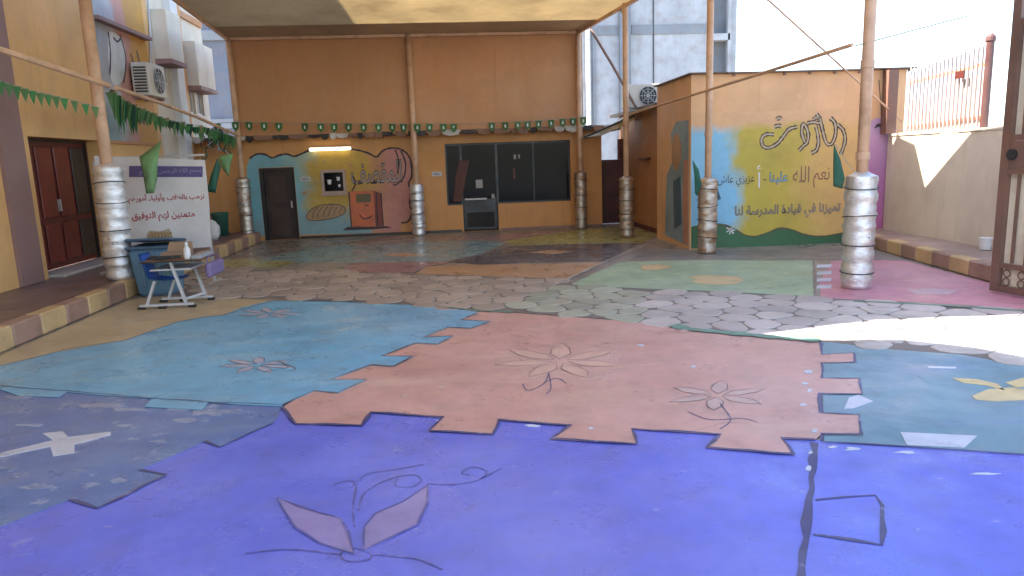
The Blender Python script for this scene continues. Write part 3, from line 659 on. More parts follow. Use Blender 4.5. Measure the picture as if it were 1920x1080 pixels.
top = [(462, 443), (463, 312), (468, 297), (482, 289), (498, 290), (510, 296), (524, 291), (538, 289), (552, 293), (566, 288), (582, 281), (600, 278), (640, 279), (668, 281), (690, 287), (706, 294), (716, 284), (730, 278), (748, 279), (762, 287), (770, 302), (772, 330), (766, 345), (772, 360), (768, 380), (772, 400), (765, 415), (752, 418), (752, 436)]
cm = lambda o: (lambda px, py: on(px, py, 1, CY-o))
out = [cm(.001)(*p) for p in top]
# split the sheet around the door: left strip, above door, right part
dl_, dr_, dt_ = h_door[0]-.06, h_door[1]+.04, h_door[3]+.06; wl_, wr_, wb_, wt_ = h_win[0]-.06, h_win[1]+.06, h_win[2]-.1, h_win[3]+.06
def clipx(poly, x, keep_less):
    outp = []
    for p, q in zip(poly, poly[1:]+poly[:1]):
        ip, iq = (p.x <= x) == keep_less, (q.x <= x) == keep_less
        if ip: outp.append(p)
        if ip != iq: outp.append(p.lerp(q, (x-p.x)/(q.x-p.x)))
    return outp
def clipz(poly, z, above):
    outp = []
    for p, q in zip(poly, poly[1:]+poly[:1]):
        ip, iq = (p.z >= z) == above, (q.z >= z) == above
        if ip: outp.append(p)
        if ip != iq: outp.append(p.lerp(q, (z-p.z)/(q.z-p.z)))
    return outp
bm = B()
for pl in (clipx(out, dl_, True), clipz(clipx(clipx(out, dl_, False), dr_, True), dt_, True), clipx(clipx(out, dr_, False), wl_, True), clipz(clipx(clipx(out, wl_, False), wr_, True), wt_, True), clipz(clipx(clipx(out, wl_, False), wr_, True), wb_, False), clipx(out, wr_, False)):
    pl = [Vector((p.x, CY-.001, max(.075, p.z))) for p in pl]; q = []
    for p in pl:
        if not q or (p-q[-1]).length > .004: q.append(p)
    if len(q) > 2: slab(bm, q, (0, -.003, 0))
cmur = mk('mural', bm, mural_canteen(), ca)
NY = (0, -1, 0)
wallstroke([p for p in top[2:-1]], .05, m_ink, cmur, cm(.0045), NY, 'painted_outline')
def pshape(pts, mat, par, fn, n, th=.002, name='painted_shape', smooth=False):
    P = [Vector((a, b, 0)) for a, b in pts]
    if smooth: P = smoothp(P, 4, True)
    return mk(name, slab(B(), [fn(p.x, p.y) for p in P], Vector(n)*th), mat, par)
# the painted till and bread
m_till = plain('red_orange_mural_paint', (.58, .15, .06), .6, .2); m_till2 = plain('dark_red_mural_paint', (.25, .05, .035), .6, .15); m_tan = plain('tan_mural_paint', (.42, .25, .13), .6, .25); m_olive = plain('olive_mural_paint', (.13, .10, .045), .6, .2)
c5, c8, c11 = cm(.0045), cm(.0075), cm(.0105)
pshape([(643, 431), (652, 425), (702, 425), (725, 424), (735, 427), (700, 430), (650, 432)], m_ink, cmur, c5, NY)
pshape([(700, 357), (714, 362), (718, 424), (704, 425)], m_till2, cmur, c5, NY)
pshape([(654, 359), (700, 357), (703, 425), (659, 426)], m_till, cmur, c5, NY); pshape([(667, 364), (695, 363), (696, 379), (668, 380)], m_olive, cmur, c8, NY)
for st in ([(654, 359), (659, 426)], [(674, 402), (682, 410), (692, 408), (698, 404)], [(706, 360), (708, 424)], [(684, 385), (692, 385)], [(714, 362), (719, 424)]): wallstroke(st, .035, m_ink, cmur, c8, NY)
pshape([(574, 406), (582, 394), (600, 385), (622, 383), (640, 385), (648, 393), (643, 402), (625, 409), (600, 413), (580, 413)], m_tan, cmur, c5, NY, smooth=True)
wallstroke([(574, 406), (582, 394), (600, 385), (622, 383), (640, 385), (648, 393), (643, 402), (625, 409), (600, 413), (580, 413), (574, 406)], .025, m_olive, cmur, c8, NY)
for k in range(6): wallstroke([(586+k*10, 409-k*1.2), (588+k*10, 398-k), (597+k*9, 388)], .022, m_olive, cmur, c8, NY)
for (px, py, r) in ((608, 304, 3.4), (657, 310, 3), (592, 342, 2.4), (571, 362, 4), (629, 300, 1.6)): pshape([(px+r*math.cos(a), py+r*math.sin(a)) for a in [k*math.pi/4 for k in range(8)]], m_tan, cmur, c5, NY, name='painted_dot')

# fluorescent tube, lit
p = PYc(620, 280); t = thing('fluorescent_light', 'lit fluorescent tube light mounted above the canteen window', 'light', (p.x, CY-.03, p.z))
lp0, lp1 = PYc(582, 282), PYc(657, 279)
mk('housing', boxm((lp0.x-.03, CY-.045, p.z-.02), (lp1.x+.03, CY-.006, p.z+.06)), m_whitep, t)
s = N('lit_tube'); s.b.inputs['Emission Color'].default_value = (1, .9, .68, 1); s.b.inputs['Emission Strength'].default_value = 1.5; s.fin((.8, .78, .7), .4)
mk('tube', tube(B(), [(lp0.x, CY-.075, p.z), (lp1.x, CY-.075, p.z)], .03, 10), s.m, t)

# ---------------- arabic lettering
AF = {'ا': (0xFE8D, 2), 'أ': (0xFE83, 2), 'ب': (0xFE8F, 4), 'ة': (0xFE93, 2), 'ت': (0xFE95, 4), 'ج': (0xFE9D, 4), 'ح': (0xFEA1, 4), 'خ': (0xFEA5, 4), 'د': (0xFEA9, 2), 'ر': (0xFEAD, 2), 'ز': (0xFEAF, 2), 'س': (0xFEB1, 4), 'ش': (0xFEB5, 4), 'ص': (0xFEB9, 4), 'ض': (0xFEBD, 4), 'ط': (0xFEC1, 4), 'ع': (0xFEC9, 4), 'ف': (0xFED1, 4), 'ق': (0xFED5, 4), 'ك': (0xFED9, 4), 'ل': (0xFEDD, 4), 'م': (0xFEE1, 4), 'ن': (0xFEE5, 4), 'ه': (0xFEE9, 4), 'و': (0xFEED, 2), 'ي': (0xFEF1, 4), 'ء': (0xFE80, 1)}
def shape_ar(s):
    out = []; i = 0; s = s.replace('لا', '\x01').replace('الله', 'ا\x02')
    for i, ch in enumerate(s):
        if ch == '\x02': out.append('\uFDF2' if False else '\uFEDF\uFEE0\uFEEA'); continue
        def joins_next(c): return c in AF and AF[c][1] == 4
        prev = i > 0 and joins_next(s[i-1])
        if ch == '\x01': out.append('\uFEFC' if prev else '\uFEFB'); continue
        if ch not in AF: out.append(ch); continue
        base, n = AF[ch]; nxt = i+1 < len(s) and (s[i+1] in AF and AF[s[i+1]][1] > 1 or s[i+1] in '\x01\x02') and n == 4
        if n == 1: out.append(chr(base)); continue
        k = (3 if prev and nxt else 2 if nxt else 1 if prev else 0); out.append(chr(base+k))
    return ''.join(out)[::-1]
def text_geo(body, offset=0.0):
    c = bpy.data.curves.new('lettering', 'FONT'); c.body = body; c.size = 1; c.offset = offset; c.resolution_u = 4
    o = bpy.data.objects.new('lettering', c); COL.objects.link(o); dg = bpy.context.evaluated_depsgraph_get(); dg.update()
    me = bpy.data.meshes.new_from_object(o.evaluated_get(dg)); bpy.data.objects.remove(o); bpy.data.curves.remove(c); return me
def letter(body, x0, x1, z0, z1, org, ux, uz, n, mat, parent, name='lettering', offset=0.0, lift=.0015, ref=None):
    """lettering fitted into a u/z rectangle on a flat face"""
    me = text_geo(body, offset); r = text_geo(body, 0) if offset else me
    co = np.empty(len(r.vertices)*3, 'f'); r.vertices.foreach_get('co', co); co = co.reshape(-1, 3)
    if not len(co): return None
    mn, mx = co.min(0), co.max(0)
    for v in me.vertices:
        u = x0+(v.co.x-mn[0])/(mx[0]-mn[0])*(x1-x0); z = z0+(v.co.y-mn[1])/(mx[1]-mn[1])*(z1-z0)
        v.co = Vector(org)+Vector(ux)*u+Vector(uz)*z+Vector(n)*lift
    if Vector(ux).cross(Vector(uz)).dot(Vector(n)) < 0: me.flip_normals()
    return mk(name, me, mat, parent)
AR = shape_ar
a, b = PYc(660, 345), PYc(752, 300)
m_lett = plain('grey_lettering_paint', (.33, .27, .24), .6, .15)
letter(AR('المقصف'), a.x, b.x, a.z, b.z, (0, CY-.0045, 0), (1, 0, 0), (0, 0, 1), NY, m_ink, cmur, offset=.03)
letter(AR('المقصف'), a.x, b.x, a.z, b.z, (0, CY-.0045, 0), (1, 0, 0), (0, 0, 1), NY, m_lett, cmur, lift=.004)
for st in ([(741, 281), (747, 300), (746, 325)], [(752, 283), (760, 305), (758, 330), (745, 345), (737, 347)], [(662, 330), (666, 345), (660, 358)]): wallstroke(st, .04, m_ink, cmur, c8, NY)

# ================================================================ POSTS, SHEET WALL, CANOPY
def canz(y): return 5.02+.05*(18.7-y)
m_foils = []
for i, (c, r) in enumerate((((.78, .76, .74), .42), ((.58, .50, .42), .36), ((.50, .42, .35), .42))):
    s = N('silver_foil_wrap'); n1 = s.noise(3.2, 5, .6, stretch=(1, 1, 2.4)); col = s.mix(s.mrange(n1, .52, .62), c, (.42, .27, .16) if i else (.68, .63, .58))
    col = s.mix(s.mrange(s.noise(9, 6, .7), .66, .7, 0, .8), col, (.06, .05, .05))
    s.bump(s.noise(16, 6, .65, stretch=(1, 1, 3)), .55, .02); m_foils.append(s.fin(col, s.mrange(n1, .45, .65, r-.08, r+.25), .82))
m_tie = plain('black_tie_cord', (.03, .028, .028), .6, .2)
def post(x, y, z0, top, r, rf, hf, foil, label, seed, lean=0, joints=()):
    t = thing('canopy_post', label, 'post', (x, y, z0), 'foil wrapped posts round the yard')
    mk('pole', tube(B(), [(x, y, z0+.01), (x, y, top)], r, 14), m_post, t, True)
    rnd = random.Random(seed); prof = []; z = z0+.004; k = 0
    while z < z0+hf:
        f = 1+rnd.uniform(-.05, .05)
        if k % 4 == 0: f *= .93
        prof.append((rf*f, z)); z += rnd.uniform(.03, .06); k += 1
    prof.append((rf*.97, z0+hf)); prof.append((rf*.55, z0+hf+.03)); prof.append((r*1.05, z0+hf+.05))
    fo = mk('foil_wrap', lathe(B(), x, y, prof, 30, .05, seed), m_foils[foil], t, True)
    for q in (.2, .42, .66, .86):
        zz = z0+hf*(q+rnd.uniform(-.05, .05)); tl = rnd.uniform(-.03, .03)
        mk('tie_cord', tube(B(), [(x+rf*1.035*math.cos(a), y+rf*1.035*math.sin(a), zz+tl*math.cos(a+seed)) for a in [2*math.pi*j/24 for j in range(25)]], .0075, 5, False), m_tie, fo)
    for zc in joints: mk('collar', tube(B(), [(x, y, zc-.05), (x, y, zc+.05)], r*1.18, 14), m_post, t)
    return t
PL, PBL, PM, PBR = (-5.04, 11.26), (-5.12, 18.6), (-.78, 18.6), (3.50, 18.6)
P1, P2, P3 = (4.09, 16.1), (4.81, 12.88), (5.41, 8.94)
post(*PL, KZ-.005, canz(11.3), .085, .205, 1.70, 0, 'peach post with bright foil wrap standing on raised walk beside welcome banner', 1)
post(*PBL, .0, canz(18.6), .07, .165, 1.62, 1, 'peach post with foil wrap at canteen corner beside dark green bin', 2)
post(*PM, .0, canz(18.6), .075, .175, 1.32, 0, 'peach post with foil wrap between the till mural and wide opening', 3, joints=(2.0,))
post(*PBR, .0, canz(18.6), .07, .16, 1.46, 2, 'peach post with brownish wrap at end of canteen glass front', 4)
post(*P1, .0, canz(16.1), .065, .165, 1.36, 2, 'peach post with dull brown wrap before the narrow red door', 5, joints=(2.6,))
post(*P2, .0, canz(12.9), .062, .175, 1.38, 1, 'peach post with foil wrap before the blue side of mural wall', 6, joints=(2.2,))
post(*P3, .0, canz(8.95), .072, .20, 1.49, 0, 'thick pale foil wrapped post standing on the rose floor panel', 8, joints=(1.75, 2.9))

# sheet wall above the canteen
sw = thing('sheet_wall', 'tall orange brown metal sheet wall above canteen roof, under canopy', 'wall', (-.75, 18.74, 2.7))
def sheetmat():
    s = N('orange_brown_sheet_paint'); x, y, z = s.xyz(); col = weather(s, (.50, .235, .095), .10, .6, (.26, .12, .06), .3, 1.2)
    col = s.mix(s.mrange(s.noise(2.2, 5, .6, stretch=(2.5, 1, .12)), .5, .75, 0, .3), col, (.52, .29, .16)); s.bump(s.noise(2.5, 3, .5), .25, .03); return s.fin(col, s.mrange(s.noise(2, 4), .3, .7, .38, .6))
msh = sheetmat(); nsh = 8; x0, x1 = PBL[0]-.02, PBR[0]+.06
for i in range(nsh):
    a, b = x0+(x1-x0)*i/nsh, x0+(x1-x0)*(i+1)/nsh; dy = (i % 2)*.0085
    mk('metal_sheet', boxm((a-.012, 18.72+dy, 2.61), (b+.012, 18.728+dy, canz(18.6)-.06)), msh, sw)
for z in (2.72, canz(18.6)-.1): mk('rail', boxm((x0, 18.735, z), (x1, 18.78, z+.04)), m_post, sw)
for xx in (x0-.03, x1+.03): mk('edge_trim', boxm((xx-.03, 18.705, 2.70), (xx+.03, 18.76, canz(18.6)-.06)), m_post, sw)

# canopy over the yard
can = thing('yard_canopy', 'large cream fabric canopy roofing the yard on peach posts', 'canopy', (-.7, 13, 5.0))
def fabric(name, c, tr):
    s = N(name); t = s.t; col = weather(s, c, .12, .5, (.3, .2, .12), .25, 1.2)
    d = s.n('ShaderNodeBsdfDiffuse'); q = s.n('ShaderNodeBsdfTranslucent'); mx = s.n('ShaderNodeMixShader'); mx.inputs[0].default_value = tr
    s.l(col, d.inputs[0]); s.l(col, q.inputs[0]); s.l(d.outputs[0], mx.inputs[1]); s.l(q.outputs[0], mx.inputs[2]); s.l(mx.outputs[0], t.nodes['Material Output'].inputs[0]); return s.m
m_tarp = fabric('cream_canopy_fabric', (.70, .60, .42), .36); m_tarp2 = fabric('tan_canopy_fabric', (.5, .38, .26), .10); m_tarp3 = fabric('beige_fill_fabric', (.80, .76, .70), .5)  # unseen near fabric is pale and translucent to add fill light
def sunup(p, z):
    p = Vector(p); return p+SD*((z-p.z)/SD.z)
wa, wb = (W_near.x, W_near.y), (W_far.x, W_far.y)
wallp = lambda px, py: onplane(px, py, wa, wb)
U = [sunup(G(*q), 5.56) for q in ((1440, 628), (1640, 603), (1920, 592))]
U.append(sunup((9.3, 6.85, 0), 5.56))
e_far, e_near = sunup(wallp(1682, 246), 5.38), sunup(wallp(1856, 226), 5.45)
T1, T2, T3 = [sunup(wallp(*q), 5.4) for q in ((1716, 262), (1822, 246), (1735, 343))]
dirE = (e_near-e_far).normalized(); e_end = e_far+dirE*((7.45-e_far.y)/dirE.y)
nearL = [(-5.2, 7.15), (U[0].x-.6, 7.2), (U[0].x, U[0].y)]
def yrow(y): return 4.09+(16.1-y)*.19-.02
outline = [(-5.2, 17.55)]+nearL+[(p.x, p.y) for p in U[1:3]]+[(min(U[3].x, e_end.x-.1), 7.45), (e_end.x, 7.5), (T2.x, T2.y), (T3.x, T3.y), (T1.x, T1.y), (e_far.x, e_far.y), (yrow(15.2)+.1, 15.2), (yrow(17.55), 17.55)]  # unseen near and right edges follow sun rays, shaping floor strip and wall triangle
bm = B(); slab(bm, [(x, y, canz(y)) for x, y in outline], (0, 0, .006)); mk('fabric', bm, m_tarp, can)
bm = B(); slab(bm, [(x, y, canz(y)+.012) for x, y in ((-5.2, 17.5), (yrow(17.5), 17.5), (PBR[0]+.1, 18.72), (PBR[0]+.2, 20.4), (-5.2, 20.4))], (0, 0, .006)); mk('back_strip', bm, m_tarp2, can)  # run on unseen behind the sheet wall to keep sun off the annex
bm = B()
for (p, q) in (((PBL[0], 18.6), (PBR[0], 18.6)),): bar(bm, (p[0], p[1], canz(18.6)-.04), (q[0], q[1], canz(18.6)-.04), .07, .07)
mk('beam', bm, m_post, can)
mk('beam', bar(B(), (PBR[0]+.02, 18.6, canz(18.6)-.045), (P1[0], P1[1], canz(16.1)-.045), .06, .07), m_post, can)
mk('beam', bar(B(), (P1[0], P1[1], canz(16.1)-.05), (P2[0], P2[1], canz(12.88)-.05), .06, .07), m_post, can); mk('beam', bar(B(), (P2[0], P2[1], canz(12.88)-.05), (P3[0], P3[1], canz(8.94)-.05), .06, .07), m_post, can)
mk('beam', bar(B(), (PBL[0]-.02, 18.6, canz(18.6)-.045), (PL[0], PL[1], canz(11.26)-.045), .06, .07), m_post, can)
# second canopy, unseen, shading the foreground; far edge shaped to leave the sun strip
fc = thing('unseen_shade_canopy', 'unseen tan shade fabric stretched over the near half of the yard', 'canopy', (-2, 2, 5.45))
Lp = [sunup(G(*q), 5.45) for q in ((1440, 630), (1500, 640), (1700, 640), (1830, 655), (1920, 672))]
fo = [(-6.2, 7.6), (Lp[0].x-.5, 7.65)]+[(p.x, p.y) for p in Lp]+[(1.15, 5.0), (1.45, 2), (1.45, -2.5), (-6.2, -2.5)]
bm = B(); slab(bm, [(x, y, 5.45) for x, y in fo], (0, 0, .006)); mk('fabric', bm, m_tarp3, fc)
for (x, y) in ((-5.16, 3.8), (1.38, -2.2), (-5.16, -2.2)): mk('pole', tube(B(), [(x, y, KZ if x < -5 else 0), (x, y, 5.44)], .07, 12), m_post, fc)

# braces and wires between the posts
def brace(pts, r, label, mat=None, cat='pipe', name='brace_pipe'):
    return mk(name, tube(B(), pts, r, 8), mat or m_post, label=label, cat=cat)
b0 = on(1182, 214, 1, P1[1]-.1); b1 = on(1325, 170, 1, P2[1]-.1); b2 = on(1598, 84, 1, P3[1]-.12)
brace([b0, b1, b2], .025, 'long rising pipe tying the right row of posts together')
brace([on(1604, 86, 1, P3[1]-.12), on(1700, 60, 1, 9.3), on(1815, 30, 1, 9.8)], .008, 'thin cable running from thick foil post out over fence', plain('greenish_cable', (.2, .24, .12), .6), 'cable', 'overhead_cable')
brace([(P2[0], P2[1], canz(12.88)-.1), on(1445, 4, 1, 13.0), on(1600, 145, 1, 13.2), on(1692, 228, 1, 13.35)], .018, 'diagonal pipe running down to the corner of mural building')
brace([on(1108, 55, 1, 18.3), on(1150, 125, 1, 17.8), on(1192, 200, 1, 17.2)], .035, 'slanting pipe from canopy edge down to annex roof', plain('rust_pipe', (.25, .15, .11), .5))
brace([on(1140, 0, 1, 17.0), on(1170, 25, 1, 16.2)], .03, 'short strut under the canopy corner by dull post', m_steel)
lpz = on(203, 160, 1, PL[1]-.12)
brace([on(-60, 72, 1, 8.2), on(0, 93, 1, 8.9), lpz], .04, 'peach rail pipe tied to bright foil post over raised walk'); brace([lpz+Vector((0, .24, -.01)), on(300, 193, 1, 14.2), on(370, 220, 1, 16.5), on(446, 254, 1, 18.45)], .035, 'peach rail pipe running back to canteen corner under bunting')

# ================================================================ RIGHT MURAL BUILDING
RY = 13.5; rx0 = 4.69; rx1 = 8.98; rt = 3.32; yb = 15.7
rb = thing('mural_building', 'pale orange block with blue and yellow mural lettering and flat roof', 'building', ((rx0+rx1)/2, 15, 0))
bm = boxm((rx0, RY, 0), (rx1, yb, rt)); mk('wall', bm, m_peach, rb)
rr = random.Random(9); bm = B(); xx = rx0-.06
while xx < rx1+.1:
    ww = rr.uniform(.4, 1.1); e = min(xx+ww, rx1+.14); dz = rr.uniform(-.008, .014)
    mk('roof_sheet', boxm((xx+.001, RY-.09-rr.uniform(0, .03), rt+.004+dz), (e-.001, yb+.1, rt+.03+dz)), plain('dark_roof_sheet', (.13, .085, .065)), rb); xx = e
    if e >= rx1+.13: break
for k in range(9):
    xx = rx0+.3+k*.5; mk('roof_clip', boxm((xx, RY-.03, rt-.05), (xx+.05, RY-.001, rt+.002)), m_mauve, rb)
RP = lambda o: (lambda px, py: on(px, py, 1, RY-o))
ml, mr = RP(0)(1296, 300).x, RP(0)(1626, 300).x
def mural_right():
    s = N('yard_mural_paint'); x, y, z = s.xyz(); nz = s.mrange(s.noise(1.5, 3), .3, .7, -.22, .22)
    f = s.mrange(s.math('ADD', x, nz), ml, mr)
    c = s.ramp(f, [(0, (.24, .50, .66)), (.20, (.24, .50, .66)), (.30, (.50, .38, .05)), (.55, (.52, .38, .06)), (.72, (.64, .40, .12)), (1, (.66, .37, .15))])
    up = s.mrange(s.math('ADD', z, s.mrange(s.noise(1.1, 2), .3, .7, -.1, .1)), 2.26, 2.44, 0, 1)
    c = s.mix(up, c, (.70, .40, .20))
    c2 = weather(s, c, .1, 1, (.25, .15, .08), .2); s.bump(s.noise(45, 5), .3, .008); return s.fin(c2, .6)
pm = mk('mural', slab(B(), [RP(.001)(*q) for q in ((1296, 466), (1296, 212), (1622, 205), (1624, 458))], (0, -.003, 0)), mural_right(), rb)
r5, r8, r11 = RP(.0045), RP(.0075), RP(.0105)
m_hill = plain('hill_green_mural_paint', (.055, .15, .065), .6, .15); m_pinkm = None
pshape([(1296, 466), (1296, 425), (1320, 420), (1355, 421), (1378, 430), (1398, 441), (1418, 443), (1440, 436), (1462, 428), (1485, 431), (1510, 440), (1540, 443), (1575, 438), (1600, 432), (1624, 436), (1624, 457)], m_hill, pm, r5, NY)
wallstroke([(1320, 420), (1355, 421), (1378, 430), (1398, 441), (1418, 443), (1440, 436), (1462, 428), (1485, 431), (1510, 440), (1540, 443), (1575, 438), (1600, 432)], .03, m_olive, pm, r8, NY)
def pinkgrad():
    s = N('pink_mural_paint'); x, y, z = s.xyz(); c = s.ramp(s.mrange(s.math('ADD', z, s.mrange(s.noise(1.4, 3), .3, .7, -.15, .15)), .2, 2.2), [(0, (.50, .13, .26)), (.5, (.52, .19, .36)), (1, (.50, .29, .42))])
    s.bump(s.noise(45, 5), .3, .008); return s.fin(weather(s, c, .08, 1), .6)
pk = mk('mural', slab(B(), [RP(.001)(*q) for q in ((1627, 430), (1627, 232), (1640, 222), (1665, 220), (1680, 226), (1680, 426))], (0, -.003, 0)), pinkgrad(), rb, label='pink painted strip')
# calligraphy
m_lt = plain('pale_letter_fill', (.50, .38, .24), .6, .15); m_bk = plain('black_brown_letter_paint', (.06, .035, .03), .6, .2); m_gl = plain('grey_letter_fill', (.33, .29, .24), .6, .15); m_bl = plain('blue_letter_fill', (.22, .42, .52), .6, .1); m_br = plain('brown_letter_paint', (.26, .12, .07), .6, .2); m_w = plain('white_letter_paint', (.7, .66, .6), .6, .1)
cc = lambda L: [(1320+x*.2222, 200+y*.2222) for x, y in L]
for st in ([(590, 235), (520, 235), (485, 275), (500, 335), (555, 345), (620, 310), (670, 250), (720, 190), (790, 170)], [(800, 370), (840, 330), (870, 300), (880, 240), (860, 170), (835, 150), (825, 220), (850, 300)], [(870, 140), (930, 130), (965, 140), (985, 120), (950, 60)], [(945, 170), (960, 240), (965, 310), (945, 370), (905, 390)], [(985, 130), (1005, 220), (1035, 310), (1080, 310), (1110, 230), (1105, 140), (1065, 95)], [(1125, 150), (1175, 200), (1190, 290), (1155, 400)], [(595, 170), (625, 160), (650, 165)], [(610, 110), (635, 95), (650, 105)], [(920, 110), (950, 90), (975, 105)]):
    wallstroke(cc(st), .085, m_bk, pm, r5, NY); wallstroke(cc(st), .035, m_lt, pm, r8, NY)
def rtext(body, px0, px1, pyt, pyb, mat, offset=0, lift=.004, outline=None):
    a, b = r5(px0, pyb), r5(px1, pyt); args = (a.x, b.x, a.z, b.z, (0, RY-.0045, 0), (1, 0, 0), (0, 0, 1), NY)
    if outline: letter(body, *args, outline, pm, offset=.035, lift=.0015)
    letter(body, *args, mat, pm, lift=lift)
rtext(AR('نعم'), 1524, 1556, 314, 352, m_br); rtext(AR('الله'), 1486, 1518, 311, 343, m_br); rtext(AR('علينا'), 1443, 1477, 322, 346, m_bl, outline=m_bk); rtext('-', 1431, 1437, 336, 338, m_bk)
rtext(AR('أ'), 1419, 1427, 310, 352, m_w); rtext(AR('عزيزي عاش'), 1345, 1415, 326, 352, m_bk); rtext(AR('تميزنا في قيادة المدرسة لنا'), 1378, 1576, 379, 413, m_gl, outline=m_bk)
pshape([(1310, 352), (1345, 352), (1352, 373), (1345, 376), (1340, 412), (1322, 418), (1316, 380)], plain('dark_blue_mural_paint', (.06, .11, .16), .6, .2), pm, r5, NY)
for k in range(7):
    a = k*math.pi/7*2; c0 = (1370, 431); wallstroke([c0, (c0[0]+9*math.cos(a), c0[1]+9*math.sin(a))], .025, m_w, pm, r8, NY, smooth=False)
wallstroke([(1640, 240), (1648, 236), (1655, 240), (1648, 233), (1642, 236)], .03, m_bk, pk, r5, NY)
mk('hanging_wire', tube(B(), [on(1648, 150, 1, RY-.012), on(1652, 200, 1, RY-.012), on(1653, 232, 1, RY-.012)], .006, 5), m_tie, rb)
# left flank mural
LP_ = lambda o: (lambda px, py: on(px, py, 0, rx0-o)); NX = (-1, 0, 0)
pshape([(1291, 462), (1291, 225), (1268, 228), (1258, 250), (1262, 300), (1250, 330), (1247, 440)], plain('slate_teal_mural_paint', (.23, .31, .35), .6, .25), rb, LP_(.001), NX, .003, 'mural')
pshape([(1290, 459), (1290, 300), (1282, 300), (1280, 380), (1281, 455)], plain('salmon_mural_paint', (.45, .22, .15), .6, .2), rb, LP_(.0045), NX)
pshape([(1262, 260), (1272, 252), (1278, 290), (1268, 320), (1260, 300)], m_tan, rb, LP_(.0045), NX, smooth=True); pshape([(1262, 340), (1276, 330), (1278, 420), (1264, 430)], plain('dark_blue_mural_paint', (.06, .11, .16)), rb, LP_(.0045), NX)

# annex behind it
ax = 4.95; at = on(1210, 208, 0, ax).z
an = thing('annex', 'low dim orange annex wall between mural building and canteen', 'building', (7, 17.6, 0))
mk('wall', boxm((ax, yb+.001, 0), (9, 20.2, at)), m_orange2, an)
mk('roof', boxm((ax-.28, yb+.12, at+.002), (9, 20.3, at+.07)), plain('dark_roof_sheet', (.13, .085, .065)), an)
mk('wall_shelf', boxm((ax-.1, 17.1, 1.75), (ax-.001, 17.9, 1.80)), m_red2, an)
mk('wall_base_band', boxm((ax-.012, yb+.12, 0), (ax-.001, 19.5, .12)), m_red2, an)
acq = on(1216, 197, 1, 17.6); aircon((acq.x-.16, 17.6, at+.071), .95, .34, .56, 'white air conditioner unit standing on annex roof below grey tower', 'y')
# patched awning between canteen and annex
aw = thing('patched_awning', 'ragged patched awning sloping from canteen roof to annex', 'awning', (4.1, 18.4, 2.6))
for i, (pts, mt) in enumerate(((((1098, 253), (1128, 243), (1130, 252), (1100, 258)), m_steel), (((1124, 248), (1160, 228), (1164, 238), (1128, 254)), plain('cream_tin', (.52, .42, .28), .5, .2)), (((1156, 231), (1188, 208), (1192, 222), (1160, 241)), plain('yellowed_tin', (.45, .32, .12), .5, .2)), (((1186, 212), (1242, 196), (1243, 204), (1188, 222)), plain('rust_tin', (.3, .14, .08), .6, .2)))):
    mk('awning_sheet', slab(B(), [on(p, q, 1, 17.9-.012*i) for p, q in pts], (0, .8, -.05)), mt, aw)
mk('awning_beam', tube(B(), [on(1094, 258, 1, 17.85), on(1190, 216, 1, 17.85)], .025, 8), m_darkdoor, aw)
# narrow red door in the gap
gy = 19.6; ga_, gb_ = on(1128, 300, 1, gy), on(1172, 418, 1, gy)
gd = thing('narrow_door', 'narrow dark red metal door in the gap beside canteen', 'door', ((ga_.x+gb_.x)/2, gy, 0))
lf = mk('leaf', boxm((ga_.x-.05, gy, .02), (gb_.x+.1, gy+.05, ga_.z)), plain('dim_red_door', (.085, .02, .018), .5, .2), gd)
for z0, z1 in ((.15, .7), (.8, ga_.z-.12)): mk('panel', boxm((ga_.x+.05, gy-.015, z0), (gb_.x-.05, gy-.001, z1), .005), plain('dim_red_door', (.085, .02, .018)), lf)
mk('side_post', boxm((on(1158, 300, 1, gy).x, gy-.06, ga_.z+.002), (on(1168, 300, 1, gy).x, gy+.03, ga_.z+.55)), m_red2, gd)

# ================================================================ FAR BUILDINGS
TY = 40; tp = lambda px, py: on(px, py, 1, TY)
tx0, tx1 = tp(1060, 100).x, tp(1380, 100).x
tw = thing('grey_tower', 'tall grey concrete building rising behind the canteen and annex', 'building', ((tx0+tx1)/2, TY, 0))
rc = (tp(1334, 100).x, tp(1366, 100).x)
mk('wall', rectwall(B(), tx0, tx1, 0, 17, [(rc[0], rc[1], 0.5, 16)], lambda u, z: Vector((u, TY, z)), (0, .5, 0)), m_greyconc, tw)
mk('wall', boxm((tx0, TY+.501, 0), (tx1, TY+9, 16.99)), m_greydark, tw)
for a, b, pr, mt in ((1160, 1180, .35, m_greydark), (1110, 1116, .12, m_greydark), (1362, 1368, .2, m_greyconc)): mk('pilaster', boxm((tp(a, 100).x, TY-pr, 0), (tp(b, 100).x, TY-.001, 16.9)), mt, tw)
for z0, px0, px1 in ((4.1, 1184, 1330), (8.4, 1184, 1330), (8.4, 1120, 1158)): mk('floor_band', boxm((tp(px0, 100).x, TY-.06, z0), (tp(px1, 100).x, TY-.001, z0+.5)), m_greydark, tw)
mk('balcony_slab', boxm((rc[0]+.01, TY-.2, 8.0), (rc[1]-.01, TY+.49, 8.35)), m_greyconc, tw)
mk('balcony_slab', boxm((rc[0]+.01, TY-.2, 4.6), (rc[1]-.01, TY+.49, 4.9)), m_greyconc, tw)
mk('downpipe', tube(B(), [(tp(1101, 100).x, TY-.2, .2), (tp(1101, 100).x, TY-.2, 16.8)], .13, 10), m_whitep, tw)
mk('downpipe', tube(B(), [(tp(1171, 100).x, TY-.45, .2), (tp(1171, 100).x, TY-.45, 16.8)], .10, 10), m_whitep, tw)
mk('wall_cable', tube(B(), [(tp(1224, 0).x, TY-.05, 14), (tp(1225, 175).x, TY-.05, 4)], .03, 5), m_tie, tw)
rbk = thing('rear_building', 'dim bluish grey building seen between school and sheet wall', 'building', (-9, 32, 0))
